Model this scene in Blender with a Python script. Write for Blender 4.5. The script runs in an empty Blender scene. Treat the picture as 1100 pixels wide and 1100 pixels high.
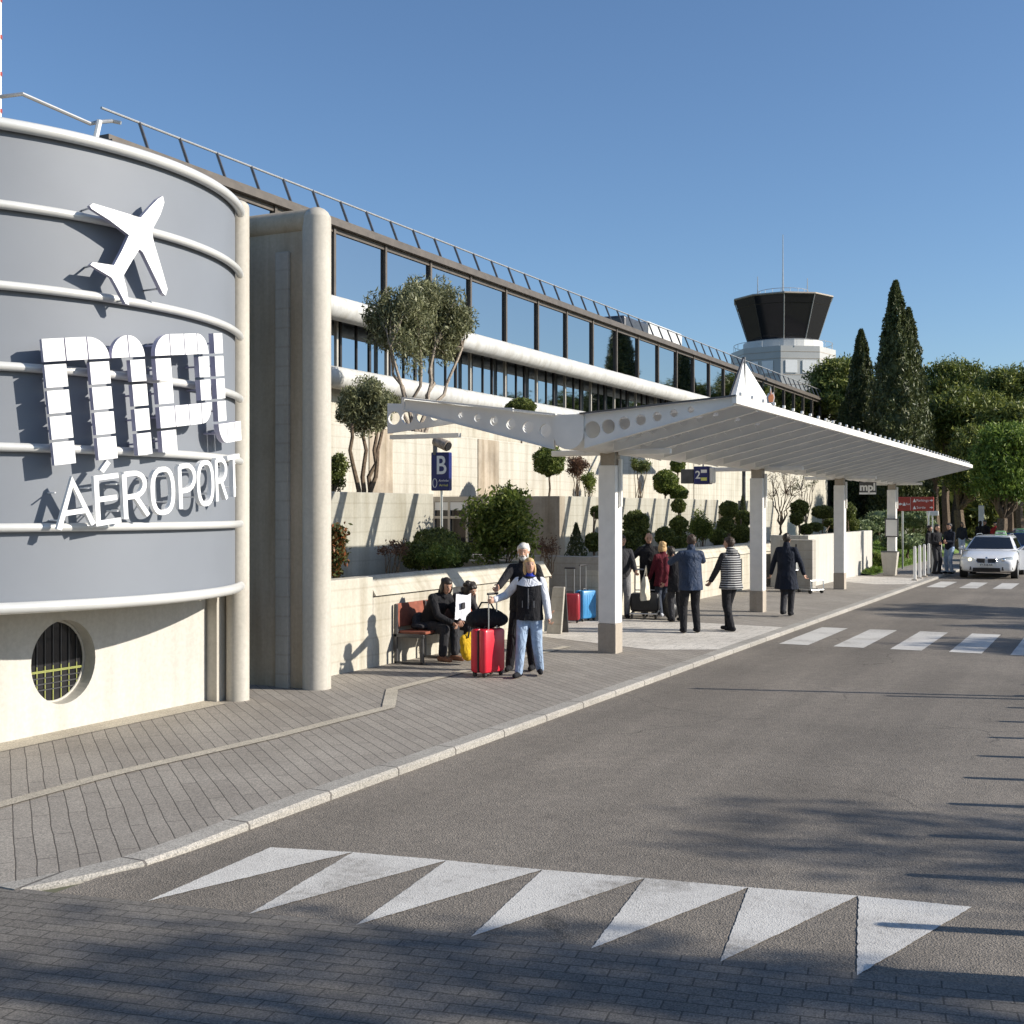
import bpy, math, random
import numpy as np
from mathutils import Vector, Matrix
random.seed(7); rng = np.random.default_rng(7)
sc = bpy.context.scene; COL = sc.collection
PI = math.pi; rad = math.radians
# ---------------------------------------------------------------- camera geometry (metres; +Y runs along the road)
F = 1330.0; HZ = 548.0; VX = 1210.0; TH = math.atan((VX-550)/F); S_, C_ = math.sin(TH), math.cos(TH); HC = 2.3
def on_x(px, py, X):
    a = (px-550)/F; t = X/(-S_+a*C_); return (X, t*(C_+a*S_), HC+(HZ-py)/F*t)
def on_y(px, py, Y):
    a = (px-550)/F; t = Y/(C_+a*S_); return (t*(-S_+a*C_), Y, HC+(HZ-py)/F*t)
def at_d(px, py, d):
    r = (px-550)/F*d; return (-d*S_+r*C_, d*C_+r*S_, HC+(HZ-py)/F*d)
def Yx(px, X): return on_x(px, HZ, X)[1]

# ---------------------------------------------------------------- materials
MATS = {}
def nodes(name):
    m = bpy.data.materials.new(name); m.use_nodes = True
    nt = m.node_tree; b = nt.nodes['Principled BSDF']; MATS[name] = m
    return m, nt, b, nt.links
def N(nt, t, **kw):
    n = nt.nodes.new(t)
    for k, v in kw.items():
        if k in n.inputs: n.inputs[k].default_value = v
        else: setattr(n, k, v)
    return n
def coords(nt, scale=(1,1,1), rot=0.0):
    tc = N(nt, 'ShaderNodeTexCoord'); mp = N(nt, 'ShaderNodeMapping')
    geo = N(nt, 'ShaderNodeNewGeometry')
    nt.links.new(geo.outputs['Position'], mp.inputs['Vector'])
    mp.inputs['Scale'].default_value = scale; mp.inputs['Rotation'].default_value = (0,0,rot)
    return mp.outputs['Vector']
def ramp(nt, fac, stops):
    r = N(nt, 'ShaderNodeValToRGB'); e = r.color_ramp.elements
    while len(e) < len(stops): e.new(.5)
    for i, (p, c) in enumerate(stops):
        e[i].position = p; e[i].color = (*c, 1) if len(c) == 3 else c
    nt.links.new(fac, r.inputs['Fac']); return r.outputs['Color']
def mixc(nt, fac, a, b, mode='MIX'):
    m = N(nt, 'ShaderNodeMix', data_type='RGBA', blend_type=mode)
    for sock, v in ((m.inputs[0], fac), (m.inputs[6], a), (m.inputs[7], b)):
        if hasattr(v, 'links') or isinstance(v, bpy.types.NodeSocket): nt.links.new(v, sock)
        elif isinstance(v, (int, float)): sock.default_value = v
        else: sock.default_value = (*v, 1)
    return m.outputs[2]
def noise(nt, vec, scale, detail=4, rough=.55):
    n = N(nt, 'ShaderNodeTexNoise', Scale=scale, Detail=detail, Roughness=rough); nt.links.new(vec, n.inputs['Vector']); return n.outputs['Fac']
def bump(nt, b, h, strength=.3, dist=.01):
    n = N(nt, 'ShaderNodeBump', Strength=strength, Distance=dist); nt.links.new(h, n.inputs['Height']); nt.links.new(n.outputs['Normal'], b.inputs['Normal']); return n
def simple(name, col, rough=.5, metal=0, var=.12, scale=6, bmp=0, bscale=40, spec=.5, coat=0):
    m, nt, b, L = nodes(name)
    v = coords(nt)
    lo = tuple(c*(1-var) for c in col); hi = tuple(min(1, c*(1+var)) for c in col)
    L.new(ramp(nt, noise(nt, v, scale), [(.3, lo), (.7, hi)]), b.inputs['Base Color'])
    b.inputs['Roughness'].default_value = rough; b.inputs['Metallic'].default_value = metal
    b.inputs['Specular IOR Level'].default_value = spec
    if coat: b.inputs['Coat Weight'].default_value = coat; b.inputs['Coat Roughness'].default_value = .05
    if bmp: bump(nt, b, noise(nt, v, bscale), bmp, .005)
    return m
def concrete(name, col, stain=.35, boards=True, rough=.85, streak=.5):
    m, nt, b, L = nodes(name); v = coords(nt)
    base = ramp(nt, noise(nt, v, .9, 8, .65), [(.3, tuple(c*(1-stain*.5) for c in col)), (.65, col)])
    fine = ramp(nt, noise(nt, v, 22, 6, .7), [(.3, (.86,)*3), (.7, (1.04,)*3)])
    c = mixc(nt, 1.0, base, fine, 'MULTIPLY')
    vs = coords(nt, (3.2, 3.2, .22))
    st = ramp(nt, noise(nt, vs, 1.4, 6, .6), [(.42, (1,1,1)), (.72, (.62,.58,.5))])
    c = mixc(nt, streak, c, mixc(nt, 1.0, c, st, 'MULTIPLY'))
    if boards:
        w = N(nt, 'ShaderNodeTexWave', wave_type='BANDS', bands_direction='Z', Scale=1.3, Distortion=.25, Detail=1); L.new(v, w.inputs['Vector'])
        bl = ramp(nt, w.outputs['Fac'], [(0, (.88,.87,.85)), (.05, (1,1,1))])
        c = mixc(nt, 1.0, c, bl, 'MULTIPLY')
    L.new(c, b.inputs['Base Color']); b.inputs['Roughness'].default_value = rough
    bump(nt, b, noise(nt, v, 60, 6, .7), .25, .004)
    return m
def setting_mats():
    # asphalt
    m, nt, b, L = nodes('asphalt'); v = coords(nt)
    c = ramp(nt, noise(nt, v, .35, 6, .6), [(.3, (.150,.131,.109)), (.7, (.222,.195,.163))])
    sp = N(nt, 'ShaderNodeTexVoronoi', Scale=95); L.new(v, sp.inputs['Vector'])
    g = ramp(nt, sp.outputs['Color'], [(.1, (.6,.6,.6)), (.5, (1,1,1)), (.92, (1.5,1.46,1.42))])
    c = mixc(nt, .8, c, mixc(nt, 1.0, c, g, 'MULTIPLY'))
    g2 = ramp(nt, noise(nt, v, 7, 5, .7), [(.35, (.86,)*3), (.65, (1.05,)*3)])
    c = mixc(nt, 1.0, c, g2, 'MULTIPLY')
    vt = coords(nt, (1.0, .06, 1))
    g3 = ramp(nt, noise(nt, vt, 1.1, 4, .55), [(.38, (.80,)*3), (.62, (1.10,)*3)])
    vw = coords(nt); wn_ = N(nt, 'ShaderNodeTexNoise', Scale=1.1, Detail=4); L.new(vw, wn_.inputs['Vector']); vm_ = N(nt, 'ShaderNodeVectorMath', operation='MULTIPLY_ADD'); L.new(wn_.outputs['Color'], vm_.inputs[0]); vm_.inputs[1].default_value = (.9,.9,.9); L.new(vw, vm_.inputs[2])
    ck = N(nt, 'ShaderNodeTexVoronoi', Scale=.33, feature='DISTANCE_TO_EDGE'); L.new(vm_.outputs[0], ck.inputs['Vector'])
    ckm = mixc(nt, ramp(nt, noise(nt, vw, .5, 2), [(.48, (0,0,0)), (.6, (1,1,1))]), (1,1,1), ramp(nt, ck.outputs['Distance'], [(.0, (.55,.55,.55)), (.006, (1,1,1))]))
    c = mixc(nt, 1.0, c, ckm, 'MULTIPLY')
    oil = ramp(nt, noise(nt, vw, 1.7, 5, .6), [(.62, (1,1,1)), (.74, (.72,.72,.73))]); c = mixc(nt, .8, c, mixc(nt, 1.0, c, oil, 'MULTIPLY'))
    c = mixc(nt, .8, c, mixc(nt, 1.0, c, g3, 'MULTIPLY'))
    L.new(c, b.inputs['Base Color']); b.inputs['Roughness'].default_value = .88
    bump(nt, b, sp.outputs['Distance'], .8, .006)
    # pavers
    def pavers(name, c1, c2, mortar, w, h, ang, ms, wob=.012):
        m, nt, b, L = nodes(name); v = coords(nt, (1,1,1), ang)
        wn = N(nt, 'ShaderNodeTexNoise', Scale=1.6, Detail=2); L.new(v, wn.inputs['Vector'])
        vm = N(nt, 'ShaderNodeVectorMath', operation='MULTIPLY_ADD'); L.new(wn.outputs['Color'], vm.inputs[0]); vm.inputs[1].default_value = (wob*4,)*3; L.new(v, vm.inputs[2])
        br = N(nt, 'ShaderNodeTexBrick', Scale=1.0); L.new(vm.outputs[0], br.inputs['Vector'])
        br.inputs['Color1'].default_value = (*c1, 1); br.inputs['Color2'].default_value = (*c2, 1); br.inputs['Mortar'].default_value = (*mortar, 1)
        br.inputs['Mortar Size'].default_value = ms; br.inputs['Brick Width'].default_value = w; br.inputs['Row Height'].default_value = h
        br.inputs['Mortar Smooth'].default_value = .2; br.inputs['Bias'].default_value = -.1
        sp = N(nt, 'ShaderNodeTexVoronoi', Scale=130); L.new(v, sp.inputs['Vector'])
        g = ramp(nt, sp.outputs['Color'], [(.05, (.45,.45,.45)), (.5, (1,1,1)), (.95, (1.65,1.6,1.55))])
        c = mixc(nt, .8, br.outputs['Color'], mixc(nt, 1.0, br.outputs['Color'], g, 'MULTIPLY'))
        g2 = ramp(nt, noise(nt, v, .8, 6, .65), [(.3, (.8,.79,.78)), (.7, (1.06,)*3)])
        c = mixc(nt, 1.0, c, g2, 'MULTIPLY')
        L.new(c, b.inputs['Base Color']); b.inputs['Roughness'].default_value = .85
        inv = N(nt, 'ShaderNodeMath', operation='SUBTRACT'); inv.inputs[0].default_value = 1; L.new(br.outputs['Fac'], inv.inputs[1])
        bump(nt, b, inv.outputs[0], .5, .01)
        return m
    pavers('sidewalk_pavers', (.30,.275,.24), (.25,.228,.20), (.07,.06,.052), 1.15, .128, rad(41), .0045, .008)
    pavers('forecourt_pavers', (.165,.153,.137), (.13,.12,.107), (.065,.06,.053), .21, .105, rad(-10), .005, .006)
    pavers('light_tiles', (.56,.53,.48), (.6,.57,.52), (.3,.28,.25), .4, .4, 0, .008, .001)
    pavers('stone_strip', (.46,.42,.34), (.42,.38,.31), (.38,.34,.28), .5, .5, 0, .008, .003)
    pavers('kerb_stone', (.37,.35,.315), (.32,.305,.275), (.12,.11,.1), 3.0, 1.02, 0, .012, .002)
    # paint
    m, nt, b, L = nodes('road_paint'); v = coords(nt)
    wear = noise(nt, v, 14, 8, .75); big = noise(nt, v, 1.3, 3, .5)
    add = N(nt, 'ShaderNodeMath', operation='MULTIPLY_ADD'); L.new(wear, add.inputs[0]); add.inputs[1].default_value = .75; L.new(big, add.inputs[2])
    c = ramp(nt, add.outputs[0], [(.60, (.30,.28,.25)), (.8, (.52,.50,.465)), (1.0, (.60,.58,.54))])
    sp = N(nt, 'ShaderNodeTexVoronoi', Scale=95); L.new(v, sp.inputs['Vector'])
    g = ramp(nt, sp.outputs['Color'], [(.05, (.72,.72,.72)), (.4, (1,1,1))])
    L.new(mixc(nt, 1.0, c, g, 'MULTIPLY'), b.inputs['Base Color']); b.inputs['Roughness'].default_value = .7
    bump(nt, b, sp.outputs['Distance'], .5, .005)
    # grass, soil, ground
    simple('grass', (.10,.16,.03), .9, var=.5, scale=3, bmp=.8, bscale=50)
    simple('soil', (.09,.07,.045), .95, var=.4, scale=8, bmp=.8, bscale=30)
    simple('dry_ground', (.13,.13,.08), .95, var=.4, scale=.2)
setting_mats()
concrete('cream_concrete', (.60,.565,.48), .42, True, streak=.75)
concrete('stained_concrete', (.52,.44,.34), .9, False, streak=1.0)
concrete('grey_concrete', (.46,.43,.38), .4, True)
concrete('brown_concrete', (.52,.43,.32), .45, False, streak=.7)
concrete('column_concrete', (.56,.525,.46), .35, False, .7, streak=.45)
concrete('tube_concrete', (.62,.62,.60), .4, False, .6, streak=.6)
concrete('render_cream', (.56,.54,.495), .2, False, .75, streak=.3)
concrete('plinth_stone', (.46,.40,.33), .3, False, .75)
simple('panel_blue_grey', (.19,.207,.235), .62, .0, var=.05, scale=.8)
simple('tube_metal', (.62,.62,.60), .3, .15, var=.06, scale=3)
simple('white_paint', (.82,.82,.80), .45, var=.04, scale=3)
simple('canopy_metal', (.80,.78,.74), .45, .1, var=.06, scale=2.5)
simple('canopy_white', (.84,.82,.78), .4, var=.05)
simple('letter_white', (.88,.88,.87), .35, var=.02)
simple('letter_side', (.46,.44,.56), .4, var=.1)
simple('steel', (.55,.56,.57), .3, .9, var=.1)
simple('dark_steel', (.10,.10,.105), .4, .6, var=.2)
simple('rail_metal', (.50,.50,.49), .4, .6, var=.1)
simple('fascia_brown', (.105,.088,.072), .5, .0, var=.2, scale=3)
simple('mullion_dark', (.045,.04,.038), .35, .3, var=.2)
simple('mullion_light', (.45,.42,.37), .4, .2, var=.1)
simple('rubber', (.02,.02,.02), .8, var=.2)
simple('black_plastic', (.018,.018,.02), .45, var=.3)
simple('bark', (.15,.11,.075), .95, var=.5, scale=14, bmp=.9, bscale=30)
simple('olive_bark', (.30,.25,.20), .95, var=.45, scale=16, bmp=.8, bscale=30)
simple('wood_red', (.25,.075,.045), .5, var=.25, scale=12)
simple('sign_blue', (.012,.02,.14), .35, var=.1)
simple('sign_red', (.36,.045,.03), .4, var=.08)
simple('sign_yellow', (.75,.75,.2), .5, var=.05)
simple('tower_cladding', (.46,.46,.44), .5, .1, var=.08, scale=.3)
simple('tower_white', (.62,.62,.60), .5, var=.06)
simple('orange_paint', (.75,.28,.12), .5, var=.1)
simple('yellow_frame', (.28,.30,.09), .5, var=.1)
def glassmat(name, col, metal, rough=.03):
    m, nt, b, L = nodes(name); v = coords(nt)
    b.inputs['Base Color'].default_value = (*col, 1); b.inputs['Metallic'].default_value = metal; b.inputs['Roughness'].default_value = rough
    bump(nt, b, noise(nt, v, .35, 2, .4), .03, .05)
    return m
glassmat('mirror_glass', (.50,.52,.53), 1.0)
glassmat('ribbon_glass', (.42,.47,.52), 1.0)
glassmat('dark_glass', (.018,.018,.02), .0)
glassmat('tower_glass', (.05,.05,.056), .75, .06)
glassmat('car_glass', (.012,.013,.015), .0, .02)
m, nt, b, L = nodes('clear_sheet')
nt.nodes.remove(b); out = nt.nodes['Material Output']
tr = N(nt, 'ShaderNodeBsdfTransparent', Color=(.88,.9,.9,1)); gl = N(nt, 'ShaderNodeBsdfGlossy', Roughness=.15); fr = N(nt, 'ShaderNodeFresnel', IOR=1.35)
mx = N(nt, 'ShaderNodeMixShader'); L.new(fr.outputs[0], mx.inputs[0]); L.new(tr.outputs[0], mx.inputs[1]); L.new(gl.outputs[0], mx.inputs[2]); tl = N(nt, 'ShaderNodeBsdfTranslucent', Color=(.85,.85,.83,1)); m2 = N(nt, 'ShaderNodeMixShader', Fac=.13); L.new(mx.outputs[0], m2.inputs[1]); L.new(tl.outputs[0], m2.inputs[2]); L.new(m2.outputs[0], out.inputs['Surface'])
def leafmat(name, c1, c2, c3, trans=.25, rough=.5):
    m, nt, b, L = nodes(name); geo = N(nt, 'ShaderNodeNewGeometry'); v = coords(nt)
    c = ramp(nt, geo.outputs['Random Per Island'], [(.05, c1), (.55, c2), (.97, c3)])
    c = mixc(nt, .35, c, mixc(nt, 1.0, c, ramp(nt, noise(nt, v, 1.2, 3), [(.35, (.6,.6,.55)), (.65, (1.25,1.25,1.1))]), 'MULTIPLY'))
    L.new(c, b.inputs['Base Color']); b.inputs['Roughness'].default_value = rough; b.inputs['Specular IOR Level'].default_value = .35
    tl = N(nt, 'ShaderNodeBsdfTranslucent'); L.new(c, tl.inputs['Color']); mx = N(nt, 'ShaderNodeMixShader', Fac=trans)
    L.new(b.outputs[0], mx.inputs[1]); L.new(tl.outputs[0], mx.inputs[2]); L.new(mx.outputs[0], nt.nodes['Material Output'].inputs['Surface'])
leafmat('olive_leaf', (.08,.09,.04), (.19,.20,.10), (.42,.42,.26), .3)
leafmat('box_leaf', (.055,.075,.018), (.12,.15,.04), (.25,.28,.08), .3)
leafmat('laurel_leaf', (.07,.11,.02), (.15,.20,.04), (.32,.36,.09), .35)
leafmat('light_leaf', (.10,.15,.03), (.17,.23,.05), (.30,.34,.08))
leafmat('red_leaf', (.06,.085,.025), (.10,.10,.035), (.30,.09,.03))
leafmat('bronze_leaf', (.09,.05,.03), (.15,.08,.05), (.24,.14,.09))
leafmat('cypress_leaf', (.045,.06,.024), (.09,.11,.04), (.15,.165,.065), .15)
leafmat('pine_leaf', (.065,.09,.022), (.15,.18,.04), (.31,.33,.08), .25)
leafmat('bright_pine_leaf', (.09,.15,.03), (.16,.24,.045), (.28,.36,.07), .3)
leafmat('juniper_leaf', (.10,.14,.06), (.19,.24,.11), (.36,.42,.2), .15)
leafmat('grass_blade', (.09,.16,.025), (.15,.24,.04), (.24,.33,.06), .3)

# ---------------------------------------------------------------- mesh builder
ORG = {}
class MB:
    def __init__(s): s.v = []; s.f = []; s.m = []; s.k = 0
    def add(s, vs, fs, mi=None):
        o = len(s.v); s.v += [tuple(p) for p in vs]; s.f += [tuple(o+i for i in f) for f in fs]; s.m += [s.k if mi is None else mi]*len(fs); return s
    def mat(s, k): s.k = k; return s
    def box(s, x0, x1, y0, y1, z0, z1):
        return s.add([(x0,y0,z0),(x1,y0,z0),(x1,y1,z0),(x0,y1,z0),(x0,y0,z1),(x1,y0,z1),(x1,y1,z1),(x0,y1,z1)],
                     [(0,3,2,1),(4,5,6,7),(0,1,5,4),(1,2,6,5),(2,3,7,6),(3,0,4,7)])
    def loft(s, rings, caps=True, closed=True):
        n = len(rings[0]); vs = [p for r in rings for p in r]; fs = []
        for i in range(len(rings)-1):
            for j in range(n if closed else n-1):
                a = i*n+j; b = i*n+(j+1)%n; fs.append((a, b, b+n, a+n))
        if caps: fs.append(tuple(range(n-1, -1, -1))); fs.append(tuple(range((len(rings)-1)*n, len(rings)*n)))
        return s.add(vs, fs)
    def tube(s, pts, r, n=10, caps=True):
        pts = [Vector(p) for p in pts]; R = r if hasattr(r, '__len__') else [r]*len(pts); rings = []
        up = None
        for i, p in enumerate(pts):
            t = (pts[min(i+1, len(pts)-1)]-pts[max(i-1, 0)])
            if t.length < 1e-9: t = Vector((0,0,1))
            t.normalize()
            if up is None: up = Vector((0,0,1)) if abs(t.z) < .9 else Vector((1,0,0))
            a = t.cross(up)
            if a.length < 1e-6: a = t.orthogonal()
            a.normalize(); b = t.cross(a).normalized(); up = -b if False else up
            rings.append([p+a*(R[i]*math.cos(2*PI*k/n))+b*(R[i]*math.sin(2*PI*k/n)) for k in range(n)])
        return s.loft(rings, caps)
    def ell(s, c, r, n=12, m=8, rot=None):
        c = Vector(c); rings = []
        if not hasattr(r, '__len__'): r = (r, r, r)
        for i in range(m+1):
            ph = PI*(i+.02 if i == 0 else i-.02 if i == m else i)/m
            ring = []
            for k in range(n):
                q = Vector((-r[0]*math.sin(ph)*math.cos(2*PI*k/n), r[1]*math.sin(ph)*math.sin(2*PI*k/n), r[2]*math.cos(ph)))
                ring.append(c+(rot @ q if rot is not None else q))
            rings.append(ring)
        return s.loft(rings)
    def cap(s, a, b, ra, rb, n=12):
        a, b = Vector(a), Vector(b); t = (b-a)
        if t.length < 1e-6: return s.ell(a, ra)
        t.normalize(); u = t.orthogonal().normalized(); w = t.cross(u); rings = []
        for cen, r, sg in ((a, ra, 0), (b, rb, 1)):
            for i in range(5):
                ph = PI/2*(i/4.0)
                if sg == 0: off, rr = -r*math.cos(ph), r*max(math.sin(ph), .05)
                else: off, rr = r*math.sin(ph), r*max(math.cos(ph), .05)
                rings.append([cen+t*off+u*(rr*math.cos(2*PI*k/n))+w*(rr*math.sin(2*PI*k/n)) for k in range(n)])
        return s.loft(rings)
    def prism(s, poly, d):
        n = len(poly); d = Vector(d); P = [Vector(p) for p in poly]
        return s.add(P+[p+d for p in P], [tuple(range(n-1, -1, -1)), tuple(range(n, 2*n))]+[(i, (i+1) % n, (i+1) % n+n, i+n) for i in range(n)])
    def xf(s, M, start=0):
        s.v = s.v[:start]+[tuple(M @ Vector(p)) for p in s.v[start:]]; return s
    def build(s, name, mats, parent=None, smooth=False, bevel=0, local=False, fix=True):
        me = bpy.data.meshes.new(name)
        vs = s.v
        if parent is not None and not local:
            inv = ORG[parent.name]; vs = [tuple(inv @ Vector(p)) for p in vs]
        me.from_pydata(vs, [], s.f)
        if not isinstance(mats, (list, tuple)): mats = [mats]
        for q in mats: me.materials.append(MATS[q])
        if len(mats) > 1: me.polygons.foreach_set('material_index', s.m)
        if fix:
            import bmesh
            bm = bmesh.new(); bm.from_mesh(me); bmesh.ops.recalc_face_normals(bm, faces=bm.faces); bm.to_mesh(me); bm.free()
        me.update()
        if smooth:
            me.polygons.foreach_set('use_smooth', [True]*len(me.polygons))
            me.set_sharp_from_angle(angle=rad(40))
        o = bpy.data.objects.new(name, me); COL.objects.link(o)
        if parent is not None: o.parent = parent; ORG[o.name] = ORG[parent.name]
        else: ORG[o.name] = Matrix.Identity(4)
        if bevel:
            md = o.modifiers.new('bevel', 'BEVEL'); md.width = bevel; md.segments = 2; md.limit_method = 'ANGLE'; md.angle_limit = rad(40)
        return o
def tag(o, label=None, cat=None, group=None, kind=None):
    if label: o['label'] = label
    if cat: o['category'] = cat
    if group: o['group'] = group
    if kind: o['kind'] = kind
    return o
def root(name, label, cat, loc=(0,0,0), rz=0, group=None):
    o = bpy.data.objects.new(name, None); COL.objects.link(o); o.empty_display_size = .3
    o.location = loc; o.rotation_euler = (0,0,rz); tag(o, label, cat, group)
    ORG[o.name] = (Matrix.Translation(Vector(loc)) @ Matrix.Rotation(rz, 4, 'Z')).inverted()
    return o
def copy_tree(o, parent=None):
    c = o.copy(); COL.objects.link(c)
    if parent is not None: c.parent = parent
    for ch in list(o.children): copy_tree(ch, c)
    return c
def place(o, loc, rz=0, label=None, scale=None):
    o.location = loc; o.rotation_euler = (0,0,rz)
    if label: o['label'] = label
    if scale: o.scale = (scale,)*3
    return o
def struct(m, name, mats, **kw):
    o = m.build(name, mats, **kw); o['kind'] = 'structure'; return o
def text_mesh(txt, size, depth=.0, bold=0.0):
    cu = bpy.data.curves.new('lettering', 'FONT'); cu.body = txt; cu.size = size; cu.extrude = depth; cu.offset = bold; cu.align_x = 'CENTER'; cu.align_y = 'CENTER'
    o = bpy.data.objects.new('lettering', cu); COL.objects.link(o); dg = bpy.context.evaluated_depsgraph_get(); dg.update()
    me = bpy.data.meshes.new_from_object(o.evaluated_get(dg)); vs = [v.co.copy() for v in me.vertices]; fs = [tuple(p.vertices) for p in me.polygons]
    bpy.data.objects.remove(o); bpy.data.curves.remove(cu); bpy.data.meshes.remove(me); return vs, fs
def text_on(m, txt, size, c, right, up, depth=.004, bold=0.0, sx=1.0):
    vs, fs = text_mesh(txt, size, depth, bold); c, right, up = Vector(c), Vector(right).normalized(), Vector(up).normalized(); nrm = right.cross(up)
    m.add([c+right*(v.x*sx)+up*v.y+nrm*v.z for v in vs], fs); return m
# leaves
def leaf_obj(name, C, size, mat, parent=None, aspect=.45, core=None, up=0.0, outward=None):
    C = np.asarray(C, dtype=np.float64); n = len(C)
    t = rng.normal(size=(n,3)); t[:,2] += up
    if outward is not None: t += outward
    t /= np.linalg.norm(t, axis=1)[:,None]
    w = np.cross(t, rng.normal(size=(n,3))); w /= np.linalg.norm(w, axis=1)[:,None]
    L = size*rng.uniform(.6, 1.4, n)[:,None]; W = L*aspect
    V = np.stack([C-t*L*.5, C+w*W*.5, C+t*L*.5, C-w*W*.5], axis=1).reshape(-1,3)
    F_ = np.arange(4*n, dtype=np.int32).reshape(-1,4)
    loops = F_.ravel(); starts = np.arange(0, 4*n, 4, dtype=np.int32)
    if parent is not None:
        M = np.array(ORG[parent.name]); V = V @ M[:3,:3].T + M[:3,3]
    if core is not None:
        k = MB(); 
        for c_, r_ in core: k.ell(c_, r_, 14, 9)
        kv = np.array(k.v)
        if parent is not None: kv = kv @ M[:3,:3].T + M[:3,3]
        kv = kv + rng.normal(scale=.02*min(1, size*8), size=kv.shape)
        o_ = len(V); V = np.vstack([V, kv])
        kl = [i+o_ for f in k.f for i in f]; ks = []; s0 = len(loops)
        for f in k.f: ks.append(s0); s0 += len(f)
        loops = np.concatenate([loops, np.array(kl, dtype=np.int32)]); starts = np.concatenate([starts, np.array(ks, dtype=np.int32)])
    me = bpy.data.meshes.new(name); me.vertices.add(len(V)); me.vertices.foreach_set('co', V.ravel().astype(np.float32))
    me.loops.add(len(loops)); me.loops.foreach_set('vertex_index', loops.astype(np.int32))
    me.polygons.add(len(starts)); me.polygons.foreach_set('loop_start', starts.astype(np.int32))
    me.update(calc_edges=True); me.validate(); me.materials.append(MATS[mat])
    o = bpy.data.objects.new(name, me); COL.objects.link(o)
    if parent is not None: o.parent = parent; ORG[o.name] = ORG[parent.name]
    return o
def shell_pts(c, r, n, inner=.75):
    d = rng.normal(size=(n,3)); d /= np.linalg.norm(d, axis=1)[:,None]
    rr = rng.uniform(inner**3, 1, n)**(1/3)
    r = np.array(r if hasattr(r, '__len__') else (r,r,r)); return np.array(c)+d*rr[:,None]*r
# ---------------------------------------------------------------- camera, world, sun
cam = bpy.data.cameras.new('camera'); co = bpy.data.objects.new('camera', cam); COL.objects.link(co); sc.camera = co
cam.sensor_width = 36; cam.lens = 36*F/1100; cam.clip_end = 3000; cam.clip_start = .05
co.location = (0,0,HC); co.rotation_euler = (rad(90), 0, TH); cam.shift_y = -(HZ-550)/1100*-1*-1
cam.shift_y = (HZ-550)/1100
SUN_H = (.96,.285); hl = math.hypot(*SUN_H); SUN_H = (SUN_H[0]/hl, SUN_H[1]/hl); TANE = .478; EL = math.atan(TANE)
sd = Vector((SUN_H[0]*math.cos(EL), SUN_H[1]*math.cos(EL), math.sin(EL)))
sl = bpy.data.lights.new('sun', 'SUN'); so = bpy.data.objects.new('sun', sl); COL.objects.link(so)
sl.energy = 4.6; sl.angle = rad(.55); sl.color = (1.0,.93,.82); so.rotation_euler = sd.to_track_quat('Z', 'Y').to_euler(); so.location = (30,10,20)
w = bpy.data.worlds.new('World'); sc.world = w; w.use_nodes = True; nt = w.node_tree; bg = nt.nodes['Background']
sky = nt.nodes.new('ShaderNodeTexSky'); sky.sky_type = 'NISHITA'; sky.sun_disc = False; sky.sun_elevation = EL; sky.sun_rotation = math.atan2(SUN_H[0], SUN_H[1])
sky.air_density = 1.0; sky.dust_density = .5; sky.ozone_density = 5.0; sky.altitude = 50
nt.links.new(sky.outputs[0], bg.inputs[0]); bg.inputs[1].default_value = .10
sc.view_settings.view_transform = 'Standard'; sc.view_settings.look = 'None'; sc.view_settings.exposure = .52; sc.view_settings.gamma = 1
try:
    sc.cycles.max_bounces = 6; sc.cycles.transparent_max_bounces = 16; sc.cycles.sample_clamp_indirect = 5; sc.cycles.caustics_reflective = False; sc.cycles.caustics_refractive = False
except Exception: pass

# ---------------------------------------------------------------- ground, road, pavement
KX = -5.65; SW = .07
def sheet(poly, z): m = MB(); m.add([(x,y,z) for x,y in poly], [tuple(range(len(poly)))]); return m
struct(MB().add([(-600,-300,-.02),(600,-300,-.02),(600,900,-.02),(-600,900,-.02)], [(0,1,2,3)]), 'ground', 'dry_ground', fix=False)
struct(sheet([(KX-.12,5.36),(9,8.0),(9,140),(KX-.12,140)], 0), 'road', 'asphalt', fix=False)
ang = math.atan2(6.35-5.34, -.44+5.95)
def bl(x): return 5.40+(x+5.95)*math.tan(ang)
struct(sheet([(-14,-4),(10,-4),(10,bl(10)),(-5.75,bl(-5.75)),(-6.3,bl(-6.3)+.05),(-9.7,bl(-9.7)+.3),(-14,bl(-14)+.3)], .004), 'forecourt', 'forecourt_pavers', fix=False)
def kz_(y): return .012+.058*min(1, max(0, (y-5.4)/2.6))**.8
def kz(y): return float(np.interp(y, ys, [kz_(q) for q in ys]))
# kerb: rises from flush to full height
ys = [5.36,5.55,5.8,6.1,6.5,7,7.5,8.0,9]+list(range(10, 141, 2))
kx = lambda y: KX-(.35*max(0,(6.3-y)/.95)**1.6 if y < 6.3 else 0)
m = MB(); rings = []
for y in ys:
    x = kx(y); z = kz(y); rings.append([(x,y,-.05),(x,y,z-.02),(x-.02,y,z),(x-.2,y,z+.001),(x-.2,y,-.05)])
struct(m.loft(rings), 'kerb', 'kerb_stone')
m = MB(); rings = []
for y in ys:
    x = kx(y)-.202; z = kz(y)-.003; rings.append([(x,y,z),(-24.0,y,z)])
struct(m.loft(rings, caps=False, closed=False), 'sidewalk', 'sidewalk_pavers')
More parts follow.
